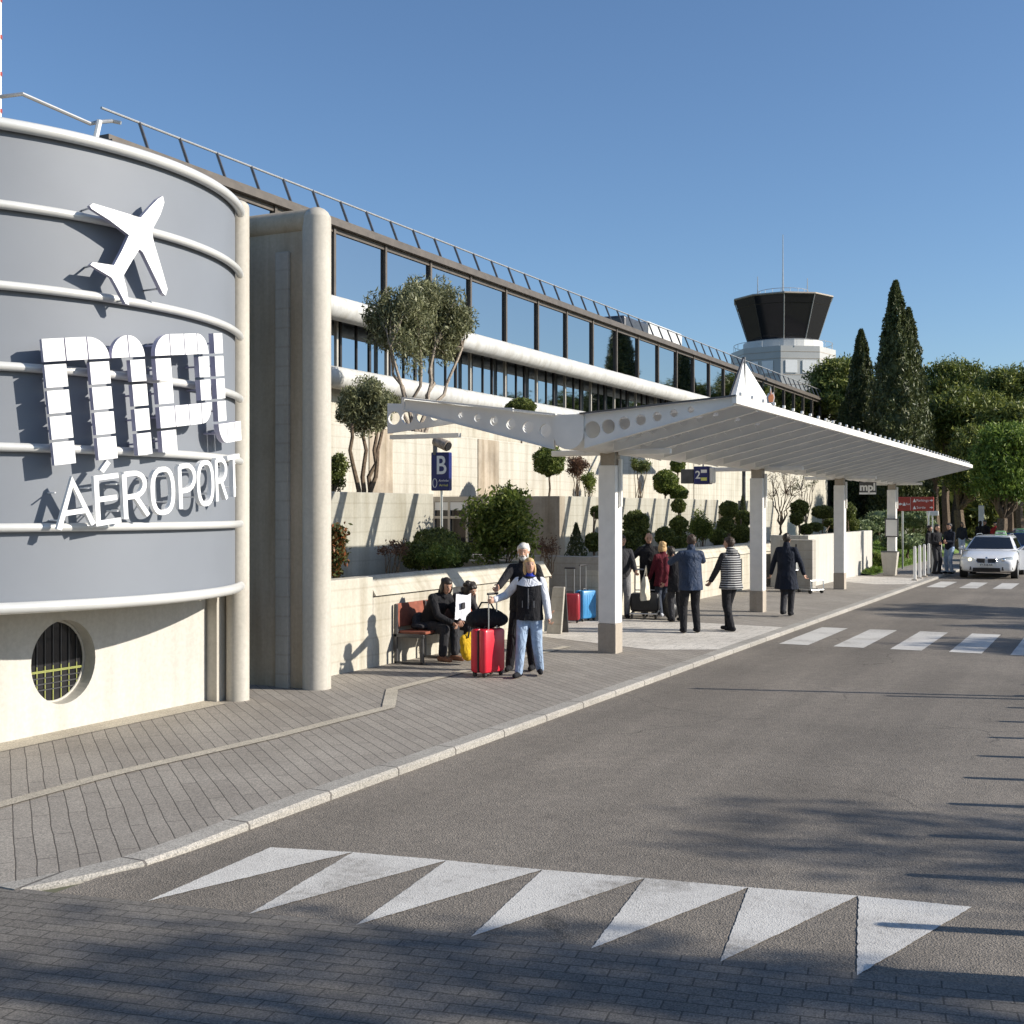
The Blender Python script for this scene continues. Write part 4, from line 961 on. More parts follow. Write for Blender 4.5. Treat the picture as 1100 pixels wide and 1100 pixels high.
f2 = [(-2,-7),(-3,-2),(-1.5,1),(-.6,-1),(0,6),(.8,0),(2,2),(3,-2),(2,-7)]
MB().prism(fl(f2, .012), Vector((-S_,C_,0))*.01).build('flame', 'orange_paint', fe)
# ---------------------------------------------------------------- signs
def box_sign(name, label, px0, px1, py0, py1, Y, mat, depth=.14, rz=0, cat='sign'):
    a = on_y(px0, py0, Y); b_ = on_y(px1, py1, Y); cx_, cz = (a[0]+b_[0])/2, (a[2]+b_[2])/2; w_, h_ = abs(b_[0]-a[0]), abs(a[2]-b_[2])
    o = root(name, label, cat, (cx_,Y,cz), rz); MB().box(-w_/2,w_/2,0,depth,-h_/2,h_/2).build('case', mat, o, local=True, bevel=.02); return o, w_, h_
def txt(o, name, t, size, x, z, mat, y=-.006, sx=1.0, bold=0):
    m = MB(); text_on(m, t, size, (x,y,z), (1,0,0), (0,0,1), .002, bold, sx); m.build(name, mat, o, local=True, fix=False)
o, w_, h_ = box_sign('letter_sign', 'blue box sign with big white letter B hung near the entrance', 463.5, 482, 486, 527, 21.9, 'sign_blue', .16, rad(8))
txt(o, 'letter', 'B', h_*.68, w_*.06, h_*.14, 'letter_white', sx=.8, bold=.006); txt(o, 'small_text', 'Arrivée', .07, w_*.2, -h_*.24, 'letter_white'); txt(o, 'small_text', 'Arrival', .07, w_*.2, -h_*.36, 'sign_yellow')
m = MB(); ring = [(-w_*.28+.045*math.cos(t), -.004, -h_*.3+.09*math.sin(t)) for t in [2*PI*k/16 for k in range(17)]]; m.tube(ring, .008, 5); m.build('symbol', 'letter_white', o, local=True)
MB().tube([(0,.08,-h_/2),(0,.08,-1.9)], .03, 8).build('pole', 'steel', o, local=True)
p = on_y(475, 477, 21.9); o = root('floodlight', 'small olive floodlight with round drum housing on top of the blue letter sign', 'lamp', p)
MB().tube([(-.16,.0,.07),(.16,-.05,-.05)], [.10,.11], 14).build('housing', 'olive_bark', o, local=True, smooth=True); MB().box(-.2,-.14,-.03,.05,-.22,.08).build('bracket', 'dark_steel', o, local=True); MB().tube([(.16,-.05,-.05),(.185,-.054,-.06)], .09, 14).build('lens', 'dark_glass', o, local=True)
o, w_, h_ = box_sign('monitor_sign', 'blue hanging sign with white numeral and dark side panel under the canopy', 745, 761, 501, 520, 26.0, 'sign_blue', .3)
txt(o, 'symbol', '2', h_*.62, -w_*.2, 0, 'letter_white', bold=.004); m = MB().box(-.0,w_*.4,-.008,-.003,.05,.12); m.build('small_text', 'letter_white', o, local=True); MB().box(-.0,w_*.4,-.008,-.003,-.12,-.05).build('small_text', 'sign_yellow', o, local=True)
MB().box(-w_/2-.3,-w_/2-.01,.02,.28,-h_*.45,h_*.35).build('side_panel', 'dark_steel', o, local=True, bevel=.01); MB().box(w_/2+.005,w_/2+.09,.03,.27,-h_*.45,h_*.45).build('end_cap', 'white_paint', o, local=True, bevel=.03)
MB().tube([(0,.15,h_/2),(0,.15,h_/2+.4)], .02, 6).build('hanger', 'steel', o, local=True)
o, w_, h_ = box_sign('logo_sign', 'small dark hanging board with white block lettering between third and fourth columns', 923, 941, 518, 531, 39.5, 'dark_steel', .1)
txt(o, 'lettering', 'mpl', h_*.85, 0, .03, 'letter_white', bold=.012); MB().box(-w_/2,w_/2,-.008,-.003,-h_/2,-h_/2+.06).build('lettering', 'letter_white', o, local=True); MB().tube([(0,.05,h_/2),(0,.05,h_/2+.5)], .02, 6).build('hanger', 'steel', o, local=True)
o, w_, h_ = box_sign('direction_sign', 'red direction sign with white pictograms right of the fourth canopy column', 963.5, 1003, 534, 549, 47.5, 'sign_red', .08)
def arrow(o, x, z, s_, dr=1): MB().prism([(x+a*s_*dr,-.004,z+b_*s_) for a,b_ in ((-.5,.15),(0,.15),(0,.4),(.5,0),(0,-.4),(0,-.15),(-.5,-.15))], (0,-.004,0)).build('arrow', 'letter_white', o, local=True)
arrow(o, -w_*.4, 0, .14, -1); arrow(o, w_*.44, h_*.25, .12); arrow(o, w_*.44, -h_*.25, .12)
for x, z in ((-.3,0),(-.02,.25),(-.02,-.25)): MB().prism([(w_*x-.06,-.004,h_*z-.06),(w_*x+.06,-.004,h_*z-.06),(w_*x,-.004,h_*z+.07)], (0,-.004,0)).build('pictogram', 'letter_white', o, local=True)
MB().box(-w_*.13,-w_*.125,-.007,-.003,-h_*.45,h_*.45).build('divider', 'letter_white', o, local=True)
txt(o, 'small_text', 'Parkings', .13, w_*.2, h_*.25, 'letter_white'); txt(o, 'small_text', 'Sortie', .13, w_*.16, -h_*.25, 'letter_white'); txt(o, 'small_text', 'Bus', .11, -w_*.2, 0, 'letter_white')
for x in (-w_*.35, w_*.35): MB().tube([(x,.04,-h_/2),(x,.04,-2.4)], .035, 8).build('pole', 'steel', o, local=True)
o, w_, h_ = box_sign('notice_board', 'white notice board in grey frame fixed on the fourth canopy column', 950.5, 965, 557, 577, 43.9, 'dark_steel', .05)
MB().box(-w_/2+.04,w_/2-.04,-.01,.0,-h_/2+.04,h_/2-.04).build('sheet', 'panel_blue_grey' if 0 else 'canopy_metal', o, local=True)
o, w_, h_ = box_sign('info_panel', 'tall pale double curved information panel standing far behind the taxis', 1051, 1057, 543, 566, 68, 'white_paint', .12); MB().tube([(0,.05,-h_/2),(0,.05,-1.7)], .05, 8).build('pole', 'steel', o, local=True)
o, w_, h_ = box_sign('info_panel', 'pale blue notice panel low behind the red direction sign', 995, 1008, 549, 554, 52, 'canopy_metal', .08); MB().tube([(0,.04,-h_/2),(0,.04,-1.9)], .03, 8).build('pole', 'steel', o, local=True)
# litter bin at column 4, equipment box, cart frame
b_ = on_y(956, 600, 43.6); o = root('litter_bin', 'beige tapered litter bin at the foot of the fourth canopy column', 'bin', (b_[0],43.6,SW))
MB().loft([[(x*w_,y*w_,z) for x,y in ((-.27,-.2),(.27,-.2),(.27,.2),(-.27,.2))] for z,w_ in ((0,.72),(.75,1.0),(.8,1.02))]).build('body', 'column_concrete', o, local=True, bevel=.02); MB().box(-.28,.28,-.21,.21,.801,.83).build('rim', 'dark_steel', o, local=True, bevel=.01)
b_ = on_y(857, 600, 33.9); o = root('equipment_cabinet', 'plain grey cabinet against the end of the low wall behind the walking man', 'cabinet', (b_[0],33.9,SW))
MB().box(-.45,.45,-.2,.2,0,1.42).build('body', 'grey_concrete', o, local=True, bevel=.015); MB().box(-.02,.02,-.206,-.201,.1,1.3).build('door_gap', 'black_plastic', o, local=True)
# ---------------------------------------------------------------- people
simple('skin', (.50,.29,.20), .55, var=.06, scale=20)
simple('skin_shade', (.30,.14,.10), .6, var=.06)
simple('eye_dark', (.02,.016,.014), .3)
simple('hair_grey', (.62,.60,.56), .7, var=.3, scale=60, bmp=.6, bscale=90)
simple('hair_blond', (.55,.36,.17), .6, var=.35, scale=60, bmp=.6, bscale=90)
simple('hair_dark', (.022,.016,.012), .5, var=.4, scale=60, bmp=.6, bscale=90)
simple('hair_brown', (.04,.024,.016), .55, var=.4, scale=60, bmp=.6, bscale=90)
def cloth(name, col, rough=.85, var=.2): 
    m, nt, b, L = nodes(name); v = coords(nt); L.new(ramp(nt, noise(nt, v, 9), [(.3, tuple(c*(1-var) for c in col)), (.7, tuple(c*(1+var) for c in col))]), b.inputs['Base Color'])
    b.inputs['Roughness'].default_value = rough; b.inputs['Specular IOR Level'].default_value = .25
    vs = coords(nt, (1,1,.55)); wn = N(nt, 'ShaderNodeTexNoise', Scale=11, Detail=3, Distortion=1.6); L.new(vs, wn.inputs['Vector']); bump(nt, b, wn.outputs['Fac'], .9, .035)
cloth('cloth_black', (.014,.014,.017)); cloth('cloth_charcoal', (.035,.035,.04)); cloth('cloth_white', (.66,.68,.74), var=.12)
cloth('denim', (.30,.39,.53), var=.25); cloth('cloth_blue', (.022,.038,.078), .6); cloth('cloth_maroon', (.10,.012,.022)); cloth('scarf_blue', (.03,.05,.40))
cloth('cloth_navy', (.014,.018,.03)); cloth('cloth_yellow', (.60,.38,.02)); cloth('cloth_cream', (.62,.58,.48)); cloth('cloth_grey', (.2,.2,.21)); cloth('jeans_dark', (.05,.06,.085)); cloth('cloth_red', (.35,.03,.03)); cloth('leather_tan', (.30,.15,.09))
m, nt, b, L = nodes('cloth_striped'); v = coords(nt); wv = N(nt, 'ShaderNodeTexWave', wave_type='BANDS', bands_direction='Z', Scale=7.5, Distortion=.6, Detail=1.5); L.new(v, wv.inputs['Vector'])
L.new(ramp(nt, wv.outputs['Fac'], [(.72,(.02,.02,.024)),(.8,(.5,.5,.5))]), b.inputs['Base Color']); b.inputs['Roughness'].default_value = .6; bump(nt, b, wv.outputs['Fac'], .6, .02)

def remesh(m, voxel, it=4, fac=.5):
    me = bpy.data.meshes.new('tmp'); me.from_pydata(m.v, [], m.f); o = bpy.data.objects.new('tmp', me); COL.objects.link(o)
    r = o.modifiers.new('r', 'REMESH'); r.mode = 'VOXEL'; r.voxel_size = voxel
    s = o.modifiers.new('s', 'SMOOTH'); s.iterations = it; s.factor = fac
    dg = bpy.context.evaluated_depsgraph_get(); dg.update(); e = bpy.data.meshes.new_from_object(o.evaluated_get(dg))
    q = MB(); q.add([tuple(v.co) for v in e.vertices], [tuple(p.vertices) for p in e.polygons]); bpy.data.objects.remove(o); bpy.data.meshes.remove(e); bpy.data.meshes.remove(me); return q
def ik(a, c, l1, l2, hint):
    a, c, hint = Vector(a), Vector(c), Vector(hint); d = c-a; D = min(d.length, (l1+l2)*.998); d.normalize(); c = a+d*D
    x = (l1*l1-l2*l2+D*D)/(2*D); h = math.sqrt(max(0, l1*l1-x*x)); n = hint-d*hint.dot(d)
    if n.length < 1e-5: n = d.orthogonal()
    return a+d*x+n.normalized()*h, c
def hand(m, wrist, d, side, s, curl=.5, flip=1):
    w_ = Vector(wrist); d = Vector(d).normalized(); side = Vector(side); side = (side-d*side.dot(d)).normalized(); nrm = d.cross(side)*flip
    rot = Matrix((side, d, nrm)).transposed()
    m.ell(w_+d*.045*s, (.040*s,.052*s,.017*s), 10, 7, rot)
    for k, (o_, ln) in enumerate(((-.028,.062),(-.010,.074),(.009,.070),(.027,.055))):
        p0 = w_+d*.082*s+side*o_*s; d1 = (d*math.cos(curl)+nrm*math.sin(curl)); p1 = p0+d1*ln*.5*s; d2 = (d*math.cos(curl*2.2)+nrm*math.sin(curl*2.2)); p2 = p1+d2*ln*.5*s
        m.cap(p0, p1, .0095*s, .0085*s, 7); m.cap(p1, p2, .0085*s, .0072*s, 7)
    p0 = w_+d*.03*s-side*.030*s; p1 = p0+(d*.6-side*.7+nrm*.3).normalized()*.036*s; p2 = p1+(d*.9-side*.1+nrm*.5).normalized()*.030*s
    m.cap(p0, p1, .012*s, .0105*s, 7); m.cap(p1, p2, .0105*s, .0085*s, 7)
def person(label, loc, face, H, P=None, top='cloth_black', sleeve=None, bottom='cloth_charcoal', shoe='cloth_black', hair='short', hairc='hair_dark', hem=.0, beard=False, scarf=None, look=0, tilt=0, pitch=0, group='people at the terminal kerb', fine=True, flare=.0, bulk=1.0, ankle_skin=False, hood=False, yoke=None):
    rz = math.atan2(-face[0], face[1]); o = root('person', label, 'person', loc, rz, group); s = H/1.75
    J = dict(pelvis=(0,0,.93), chest=(0,.0,1.28), neck=(0,-.005,1.47), head=(0,.03,1.625), sl=(-.172,0,1.392), sr=(.172,0,1.392), hl=(-.088,0,.90), hr=(.088,0,.90),
             al=(-.11,0,.085), ar=(.11,0,.085), wl=(-.27,.06,.84), wr=(.27,.06,.84), el=(-.3,-1,0), er=(.3,-1,0), kl=(0,1,0), kr=(0,1,0), toel=(0,1,0), toer=(0,1,0), curl=.6)
    J.update(P or {}); V = {k: (Vector(v)*s if k not in ('el','er','kl','kr','toel','toer','curl') else v) for k, v in J.items()}
    el, wl = ik(V['sl'], V['wl'], .29*s, .255*s, V['el']); er, wr = ik(V['sr'], V['wr'], .29*s, .255*s, V['er'])
    kl, al = ik(V['hl'], V['al'], .425*s, .41*s, V['kl']); kr, ar = ik(V['hr'], V['ar'], .425*s, .41*s, V['kr'])
    vox = .011 if fine else .02
    hd = V['head']; RM = Matrix.Rotation(look, 3, 'Z') @ Matrix.Rotation(tilt, 3, 'Y') @ Matrix.Rotation(pitch, 3, 'X')
    hp = lambda x,y,z: hd+RM @ (Vector((x,y,z))*s)
    spine = (V['chest']-V['pelvis']).normalized(); q = Vector((0,0,1)).rotation_difference(spine).to_matrix(); q2 = Vector((0,0,1)).rotation_difference((V['neck']-V['chest']).normalized()).to_matrix()
    def torso(m, g, hemz=None):
        pv, ch, nk = V['pelvis'], V['chest'], V['neck']; sh = (V['sl']+V['sr'])/2; rows = []
        w_ = 1.0 if g == 0 else 1.08   # clothes hang straighter at the waist
        for c, R_, rx, ry in ((pv-q @ Vector((0,0,.10))*s, q, .128, .095), (pv-q @ Vector((0,0,.05))*s, q, .160, .115), (pv, q, .164, .120), (pv.lerp(ch,.35), q, .148*w_, .110*w_), (pv.lerp(ch,.65), q, .150*w_, .112*w_), (ch, q2, .162, .118), (ch.lerp(sh,.55), q2, .166, .112), (ch.lerp(sh,.88), q2, .150, .092), (sh+q2 @ Vector((0,0,.025))*s, q2, .105, .074), (nk-q2 @ Vector((0,0,.02))*s, q2, .064, .060), (nk, q2, .054, .056)):
            rows.append([c+R_ @ Vector(((rx+g)*s*bulk*math.cos(2*PI*k/20), (ry+g)*s*bulk*math.sin(2*PI*k/20), 0)) for k in range(20)])
        if g > 0 and hem > 0:
            rows = rows[2:]; low = []
            for i in range(4, 0, -1):
                t = i/4; z = pv.z-hem*s*t; e = flare*t; low.append([(pv.x+(.166+g+e)*s*bulk*math.cos(2*PI*k/20), pv.y+(.124+g+e)*s*bulk*math.sin(2*PI*k/20)+.012*t*math.sin(k*2.1), z) for k in range(20)])
            rows = low+rows
        m.loft(rows)
        for a_, b_ in (('sl','sr'),('sr','sl')): m.cap(V[a_], V[a_].lerp(V[b_], .45), (.052+g)*s, (.060+g)*s)
    def legs(m, g, cut=1.0):
        for h, k, a in ((V['hl'],kl,al),(V['hr'],kr,ar)):
            m.cap(h, k, (.083+g)*s, (.056+g)*s); e_ = k.lerp(a, cut); m.cap(k, e_, (.056+g)*s, (.040+g)*s if cut > .95 else (.046+g)*s)
    def arms(m, g, cut=.93):
        for a, e_, w__ in ((V['sl'],el,wl),(V['sr'],er,wr)):
            m.cap(a, e_, (.052+g)*s, (.041+g)*s); m.cap(e_, e_.lerp(w__, cut), (.041+g)*s, (.030+g)*s)
    # body: one continuous skin surface
    m = MB(); torso(m, 0); legs(m, 0); arms(m, 0, 1.0); m.cap(V['neck']-Vector((0,0,.03))*s, hd-RM @ Vector((0,.02,.06))*s, .060*s, .052*s)
    m.ell(hp(0,0,.01), (.074*s,.092*s,.108*s), 16, 12, RM); m.ell(hp(0,.028,-.055), (.052*s,.058*s,.056*s), 12, 9, RM); m.cap(hp(0,.088,.012), hp(0,.104,-.022), .011*s, .017*s, 8)
    for sd_ in (-1,1): m.ell(hp(sd_*.075,-.005,-.005), (.012*s,.022*s,.032*s), 8, 6, RM)
    for a, t in ((al, V['toel']), (ar, V['toer'])):
        t = Vector(t).normalized(); m.cap(a-Vector((0,0,.035))*s-t*.03*s, a-Vector((0,0,.05))*s+t*.13*s, .036*s, .028*s)
    b_ = remesh(m, vox*s, 4)
    b_.k = 0
    for w__, e_, fl in ((wl,el,1),(wr,er,-1)):
        d = (w__-e_).normalized(); sdv = Vector((0,1,0)) if abs(d.y) < .8 else Vector((0,0,1)); hand(b_, w__-d*.01*s, d, -sdv if fl > 0 else -sdv, s*1.02, J['curl'], fl)
    if fine:
        b_.k = 1
        for sd_ in (-1,1): b_.ell(hp(sd_*.031,.086,.014), (.011*s,.006*s,.006*s), 8, 6, RM)
        for sd_ in (-1,1): b_.cap(hp(sd_*.018,.090,.034), hp(sd_*.046,.080,.034), .004*s, .003*s, 6)
        b_.k = 2; b_.cap(hp(-.018,.088,-.052), hp(.018,.088,-.052), .0055*s, .0055*s, 6)
    b_.build('body', ['skin','eye_dark' if hairc != 'hair_grey' else 'skin_shade','skin_shade'], o, smooth=True, local=True)
    # clothes
    m = MB(); torso(m, .018)
    if sleeve is None: arms(m, .017)
    if hood: m.ell(V['neck']+Vector((0,-.07,.0))*s, (.12*s,.08*s,.07*s), 12, 8)
    j = remesh(m, vox*1.05*s, 3).build('jacket', top, o, smooth=True, local=True)
    m = MB().cap(V['neck']-Vector((0,0,.02))*s, V['neck']+Vector((0,.0,.045))*s, .078*s, .070*s); m.build('collar', scarf or top, o, smooth=True, local=True)
    if sleeve is not None:
        m = MB(); arms(m, .02); remesh(m, vox*s, 3).build('sleeves', sleeve, o, smooth=True, local=True)
    m = MB(); m.ell(V['pelvis'], (.168*s*bulk,.128*s*bulk,.12*s), 16, 10, q); legs(m, .022, .86 if ankle_skin else 1.0); remesh(m, vox*1.05*s, 3).build('trousers', bottom, o, smooth=True, local=True)
    for a, t in ((al, V['toel']), (ar, V['toer'])):
        t = Vector(t).normalized(); m = MB().cap(a-Vector((0,0,.032))*s-t*.045*s, a-Vector((0,0,.042))*s+t*.15*s, .048*s, .036*s)
        if not ankle_skin: m.cap(a+Vector((0,0,.01))*s, a-Vector((0,0,.03))*s, .046*s, .046*s)
        for i, p in enumerate(m.v): m.v[i] = (p[0], p[1], max(p[2], a.z-.083*s))
        m.build('shoe', shoe, o, smooth=True, local=True)
    if yoke:
        ch, nk = V['chest'], V['neck']; sh = (V['sl']+V['sr'])/2; g = .034; rows = []
        for c, rx, ry in ((ch.lerp(sh,.62), .164, .109), (ch.lerp(sh,.88), .152, .094), (sh+q2 @ Vector((0,0,.028))*s, .112, .078), (nk-q2 @ Vector((0,0,.01))*s, .060, .056)):
            rows.append([c+q2 @ Vector(((rx+g)*s*bulk*math.cos(2*PI*k/28), (ry+g)*s*bulk*math.sin(2*PI*k/28), -.035*s*abs(math.sin(2*PI*k/28))**3 if c is not nk else 0)) for k in range(28)])
        m = MB().loft(rows, caps=False); m.build('shoulder_panel', yoke, o, smooth=True, local=True, fix=False)
        m = MB()
        for sd_ in (-.085, 0, .085): m.box(sd_*s-.005, sd_*s+.005, .118*s*bulk+.024, .118*s*bulk+.034, (1.0 if sd_ == 0 else 1.02)*s, (1.30 if sd_ == 0 else 1.12)*s)
        m.build('zip', 'cloth_grey', o, local=True)
    # hair
    m = MB()
    if hair in ('short','long','curly'):
        m.ell(hp(0,-.024,.022), (.084*s,.090*s,.108*s), 18, 12, RM); m.ell(hp(0,.012,.070), (.070*s,.078*s,.050*s), 14, 8, RM)
        if hair != 'short':
            m.ell(hp(0,-.05,-.05), (.092*s,.062*s,.11*s), 14, 10, RM)
            for sd_ in (-1,1): m.ell(hp(sd_*.072,.0,-.045), (.026*s,.050*s,.095*s), 10, 8, RM)
        if hair == 'curly':
            for i in range(26):
                a_ = random.uniform(0,2*PI); u_ = random.uniform(-.9,.9)
                if math.sin(a_) > .35 and u_ < .4: continue
                m.ell(hp(.095*math.cos(a_)*math.sqrt(1-u_*u_)*1.05, -.03+.1*math.sin(a_)*math.sqrt(1-u_*u_), -.01+.12*u_), .035*s, 8, 6)
        for i in range(22):
            a_ = random.uniform(PI*.95, 2.05*PI); u_ = random.uniform(-.2,.55); k_ = math.sqrt(1-u_*u_)
            m.ell(hp(.076*math.cos(a_)*k_, -.024+.082*math.sin(a_)*k_, .022+.100*u_), (random.uniform(.014,.022)*s, random.uniform(.014,.022)*s, random.uniform(.02,.045)*s), 8, 6)
        remesh(m, .008*s if fine else .014*s, 2).build('hair', hairc, o, smooth=True, local=True)
    elif hair == 'bald':
        m.ell(hp(0,-.035,-.01), (.080*s,.070*s,.062*s), 14, 10, RM); m.build('hair', hairc, o, smooth=True, local=True)
    if beard:
        m = MB().ell(hp(0,.052,-.075), (.050*s,.046*s,.044*s), 12, 9, RM); m.ell(hp(0,.088,-.036), (.030*s,.016*s,.010*s), 8, 6, RM)
        for sd_ in (-1,1): m.ell(hp(sd_*.058,.025,-.045), (.016*s,.034*s,.045*s), 8, 6, RM)
        m.build('beard', hairc, o, smooth=True, local=True)
    return o
G0 = SW
def gp(px, py, z=SW): 
    d = F*(HC-z)/(py-HZ); r = (px-550)/F*d; return (-d*S_+r*C_, d*C_+r*S_, z)
# the couple with the red suitcase. suitcase stands near (-7.4,14.2); they come towards the viewer
def to_local(loc, face, s, p):
    rz = math.atan2(-face[0], face[1]); M = (Matrix.Translation(Vector(loc)) @ Matrix.Rotation(rz,4,'Z')).inverted(); return tuple((M @ Vector(p))/s)
CASE = gp(524, 726); HTOP = Vector((CASE[0]+.08, CASE[1]+.0, SW+1.06))
# woman in front
Lw = gp(569, 726.5); Fw = (.30,-.95); sw_ = 1.60/1.75
wr_t = to_local(Lw, Fw, sw_, HTOP+Vector((.05,-.06,-.03)))
person('blond woman in black vest with white sleeves and pale jeans holding the suitcase handle', Lw, Fw, 1.60,
       dict(wr=wr_t, er=(.2,-1,-.6), wl=(-.30,.05,.80), el=(-.6,-.8,0), al=(-.13,-.16,.10), ar=(.14,.16,.085), chest=(0,.01,1.28), head=(.0,.02,1.62), toel=(-.2,1,0), toer=(.25,1,0), curl=1.0),
       top='cloth_black', sleeve='cloth_white', bottom='denim', shoe='cloth_black', hair='long', hairc='hair_blond', hem=.10, flare=.01, scarf='scarf_blue', yoke='cloth_white', look=.35, pitch=.18, bulk=1.08, ankle_skin=False)
o = bpy.data.objects['person']
rzw = math.atan2(-Fw[0], Fw[1])

Lm = gp(563, 720); Fm = (.22,-.97); sm_ = 1.78/1.75
wr_m = to_local(Lm, Fm, sm_, HTOP+Vector((.0,.03,.05)))
person('white bearded man in black jacket standing behind the blond woman, one hand on the suitcase', Lm, Fm, 1.78,
       dict(wr=wr_m, er=(.7,-.5,-.6), wl=(-.34,-.02,.86), el=(-.8,-.6,0), al=(-.12,.0,.085), ar=(.17,.14,.085), head=(.0,.045,1.62), curl=1.0),
       top='cloth_black', bottom='cloth_black', hair='short', hairc='hair_grey', beard=True, hem=.12, look=.15, pitch=-.12, bulk=1.12)
# suitcases
simple('case_red', (.62,.025,.045), .3, var=.06); simple('case_dark_red', (.30,.02,.03), .35, var=.1); simple('case_blue', (.05,.25,.52), .35, var=.1)
def suitcase(label, loc, rz, w_, d_, h_, mat, handle=.42, hmat='steel', back='black_plastic', name='suitcase', group=None):
    o = root(name, label, 'suitcase', loc, rz, group)
    m = MB(); rings = []
    def rr_(x0,x1,y0,y1,r,z): 
        out = []
        for cx_, cy2, a0 in ((x1-r,y1-r,0),(x0+r,y1-r,PI/2),(x0+r,y0+r,PI),(x1-r,y0+r,1.5*PI)):
            for k in range(5): a = a0+PI/2*k/4; out.append((cx_+r*math.cos(a), cy2+r*math.sin(a), z))
        return out
    for z, i_ in ((.055,.03),(.07,.008),(.10,0),(h_-.04,0),(h_-.012,.01),(h_,.035)): rings.append(rr_(-w_/2+i_, w_/2-i_, -d_/2+i_, -.01, .045, z))
    m.loft(rings).build('front_shell', mat, o, local=True, smooth=True)
    m = MB(); rings = []
    for z, i_ in ((.055,.03),(.07,.008),(.10,0),(h_-.04,0),(h_-.012,.01),(h_,.035)): rings.append(rr_(-w_/2+i_, w_/2-i_, .01, d_/2-i_, .045, z))
    m.loft(rings).build('back_shell', mat, o, local=True, smooth=True)
    MB().box(-w_/2+.012,w_/2-.012,-.0098,.0098,.07,h_-.012).build('zip_band', back, o, local=True)
    m = MB()
    for k in range(-2,3): m.box(k*w_*.17-.008,k*w_*.17+.008,-d_/2-.004,-d_/2+.004,.13,h_-.08)
    m.build('groove_ridge', mat, o, local=True, bevel=.003)
    if handle:
        m = MB()
        for x in (-.085,.085): m.tube([(x,d_/2-.05,h_-.02),(x,d_/2-.05,h_+handle)], .009, 8)
        m.build('telescopic_tube', hmat, o, local=True, smooth=True); MB().cap((-.10,d_/2-.05,h_+handle), (.10,d_/2-.05,h_+handle), .016, .016, 10).build('handle', back, o, local=True, smooth=True)
    MB().tube([(-.08,0,h_-.01),(-.06,0,h_+.03),(.06,0,h_+.03),(.08,0,h_-.01)], .010, 8).build('carry_handle', back, o, local=True, smooth=True)
    for x in (-w_/2+.05,w_/2-.05):
        for y in (-d_/2+.05,d_/2-.05): MB().tube([(x-.012,y,.028),(x+.012,y,.028)], .028, 12).box(x-.02,x+.02,y-.02,y+.02,.03,.062).build('wheel', 'black_plastic', o, local=True, smooth=True)
    return o
suitcase('large bright red hard shell suitcase rolled by the couple', CASE, rad(-102), .44, .27, .64, 'case_red', .47)
# bag on top
o = root('holdall', 'soft black holdall lying on top of the large red suitcase', 'bag', (CASE[0]-.06,CASE[1]+.06,SW+.65), rad(30))
m = MB().ell((0,0,.12), (.27,.17,.14), 16, 10).ell((.15,.02,.10), (.16,.15,.10)).ell((-.14,0,.10), (.14,.15,.11)); remesh(m, .015, 3).build('body', 'cloth_black', o, local=True, smooth=True); MB().tube([(-.12,0,.22),(-.06,0,.33),(.06,0,.33),(.12,0,.22)], .012, 8).build('handle', 'cloth_charcoal', o, local=True, smooth=True)
p = gp(612, 669); suitcase('dark red upright trolley suitcase left of the blue one by the dark wall', p, rad(18), .40, .24, .58, 'case_dark_red', .50, group='upright trolley cases by the dark wall')
p = gp(629, 667); suitcase('blue upright trolley suitcase between the dark red one and the column', p, rad(70), .42, .24, .62, 'case_blue', .50, group='upright trolley cases by the dark wall')
# sandwich board
p = gp(598, 681); o = root('sandwich_board', 'grey leaning information board on the pavement behind the couple', 'board', p, rad(4))
MB().prism([(-.2,0,0),(.08,0,0),(.10,.12,.84),(-.12,.12,.84)], (0,.07,0)).build('panel', 'stained_concrete' if 0 else 'grey_concrete', o, local=True, bevel=.01); MB().prism([(-.16,.34,0),(.10,.34,0),(.10,.20,.8),(-.1,.20,.8)], (0,.03,0)).build('back_leg', 'dark_steel', o, local=True)
# bench
BX = -9.33; by0 = 15.45
o = root('bench', 'bench with red wooden back and seat on dark metal frame against the wall', 'bench', (BX,by0+1.2,SW)); by1 = by0+2.4
for k in range(3):
    a = by0+.02+k*.8; MB().box(BX-.20,BX+.26,a,a+.76,SW+.43,SW+.47).build('seat', 'wood_red', o, bevel=.008)
    MB().prism([(BX-.22,a,SW+.52),(BX-.26,a,SW+.86),(BX-.23,a,SW+.865),(BX-.19,a,SW+.525)], (0,.76,0)).build('backrest', 'wood_red', o, bevel=.006)
for y in (by0-.02, by0+.8, by0+1.6, by1):
    MB().box(BX-.24,BX-.19,y-.02,y+.02,SW,SW+.86).box(BX-.24,BX+.26,y-.02,y+.02,SW+.38,SW+.43).box(BX+.20,BX+.25,y-.02,y+.02,SW,SW+.40).box(BX-.24,BX+.3,y-.02,y+.02,SW,SW+.03).build('leg', 'dark_steel', o, bevel=.006)
o = root('folded_jacket', 'dark folded cloth lying on the left end of the bench', 'clothing', (BX,by0+.35,SW+.48)); m = MB().ell((BX,by0+.35,SW+.52), (.16,.2,.06)).ell((BX-.08,by0+.4,SW+.6), (.08,.17,.12)); remesh(m, .015, 3).build('cloth', 'cloth_charcoal', o, smooth=True)
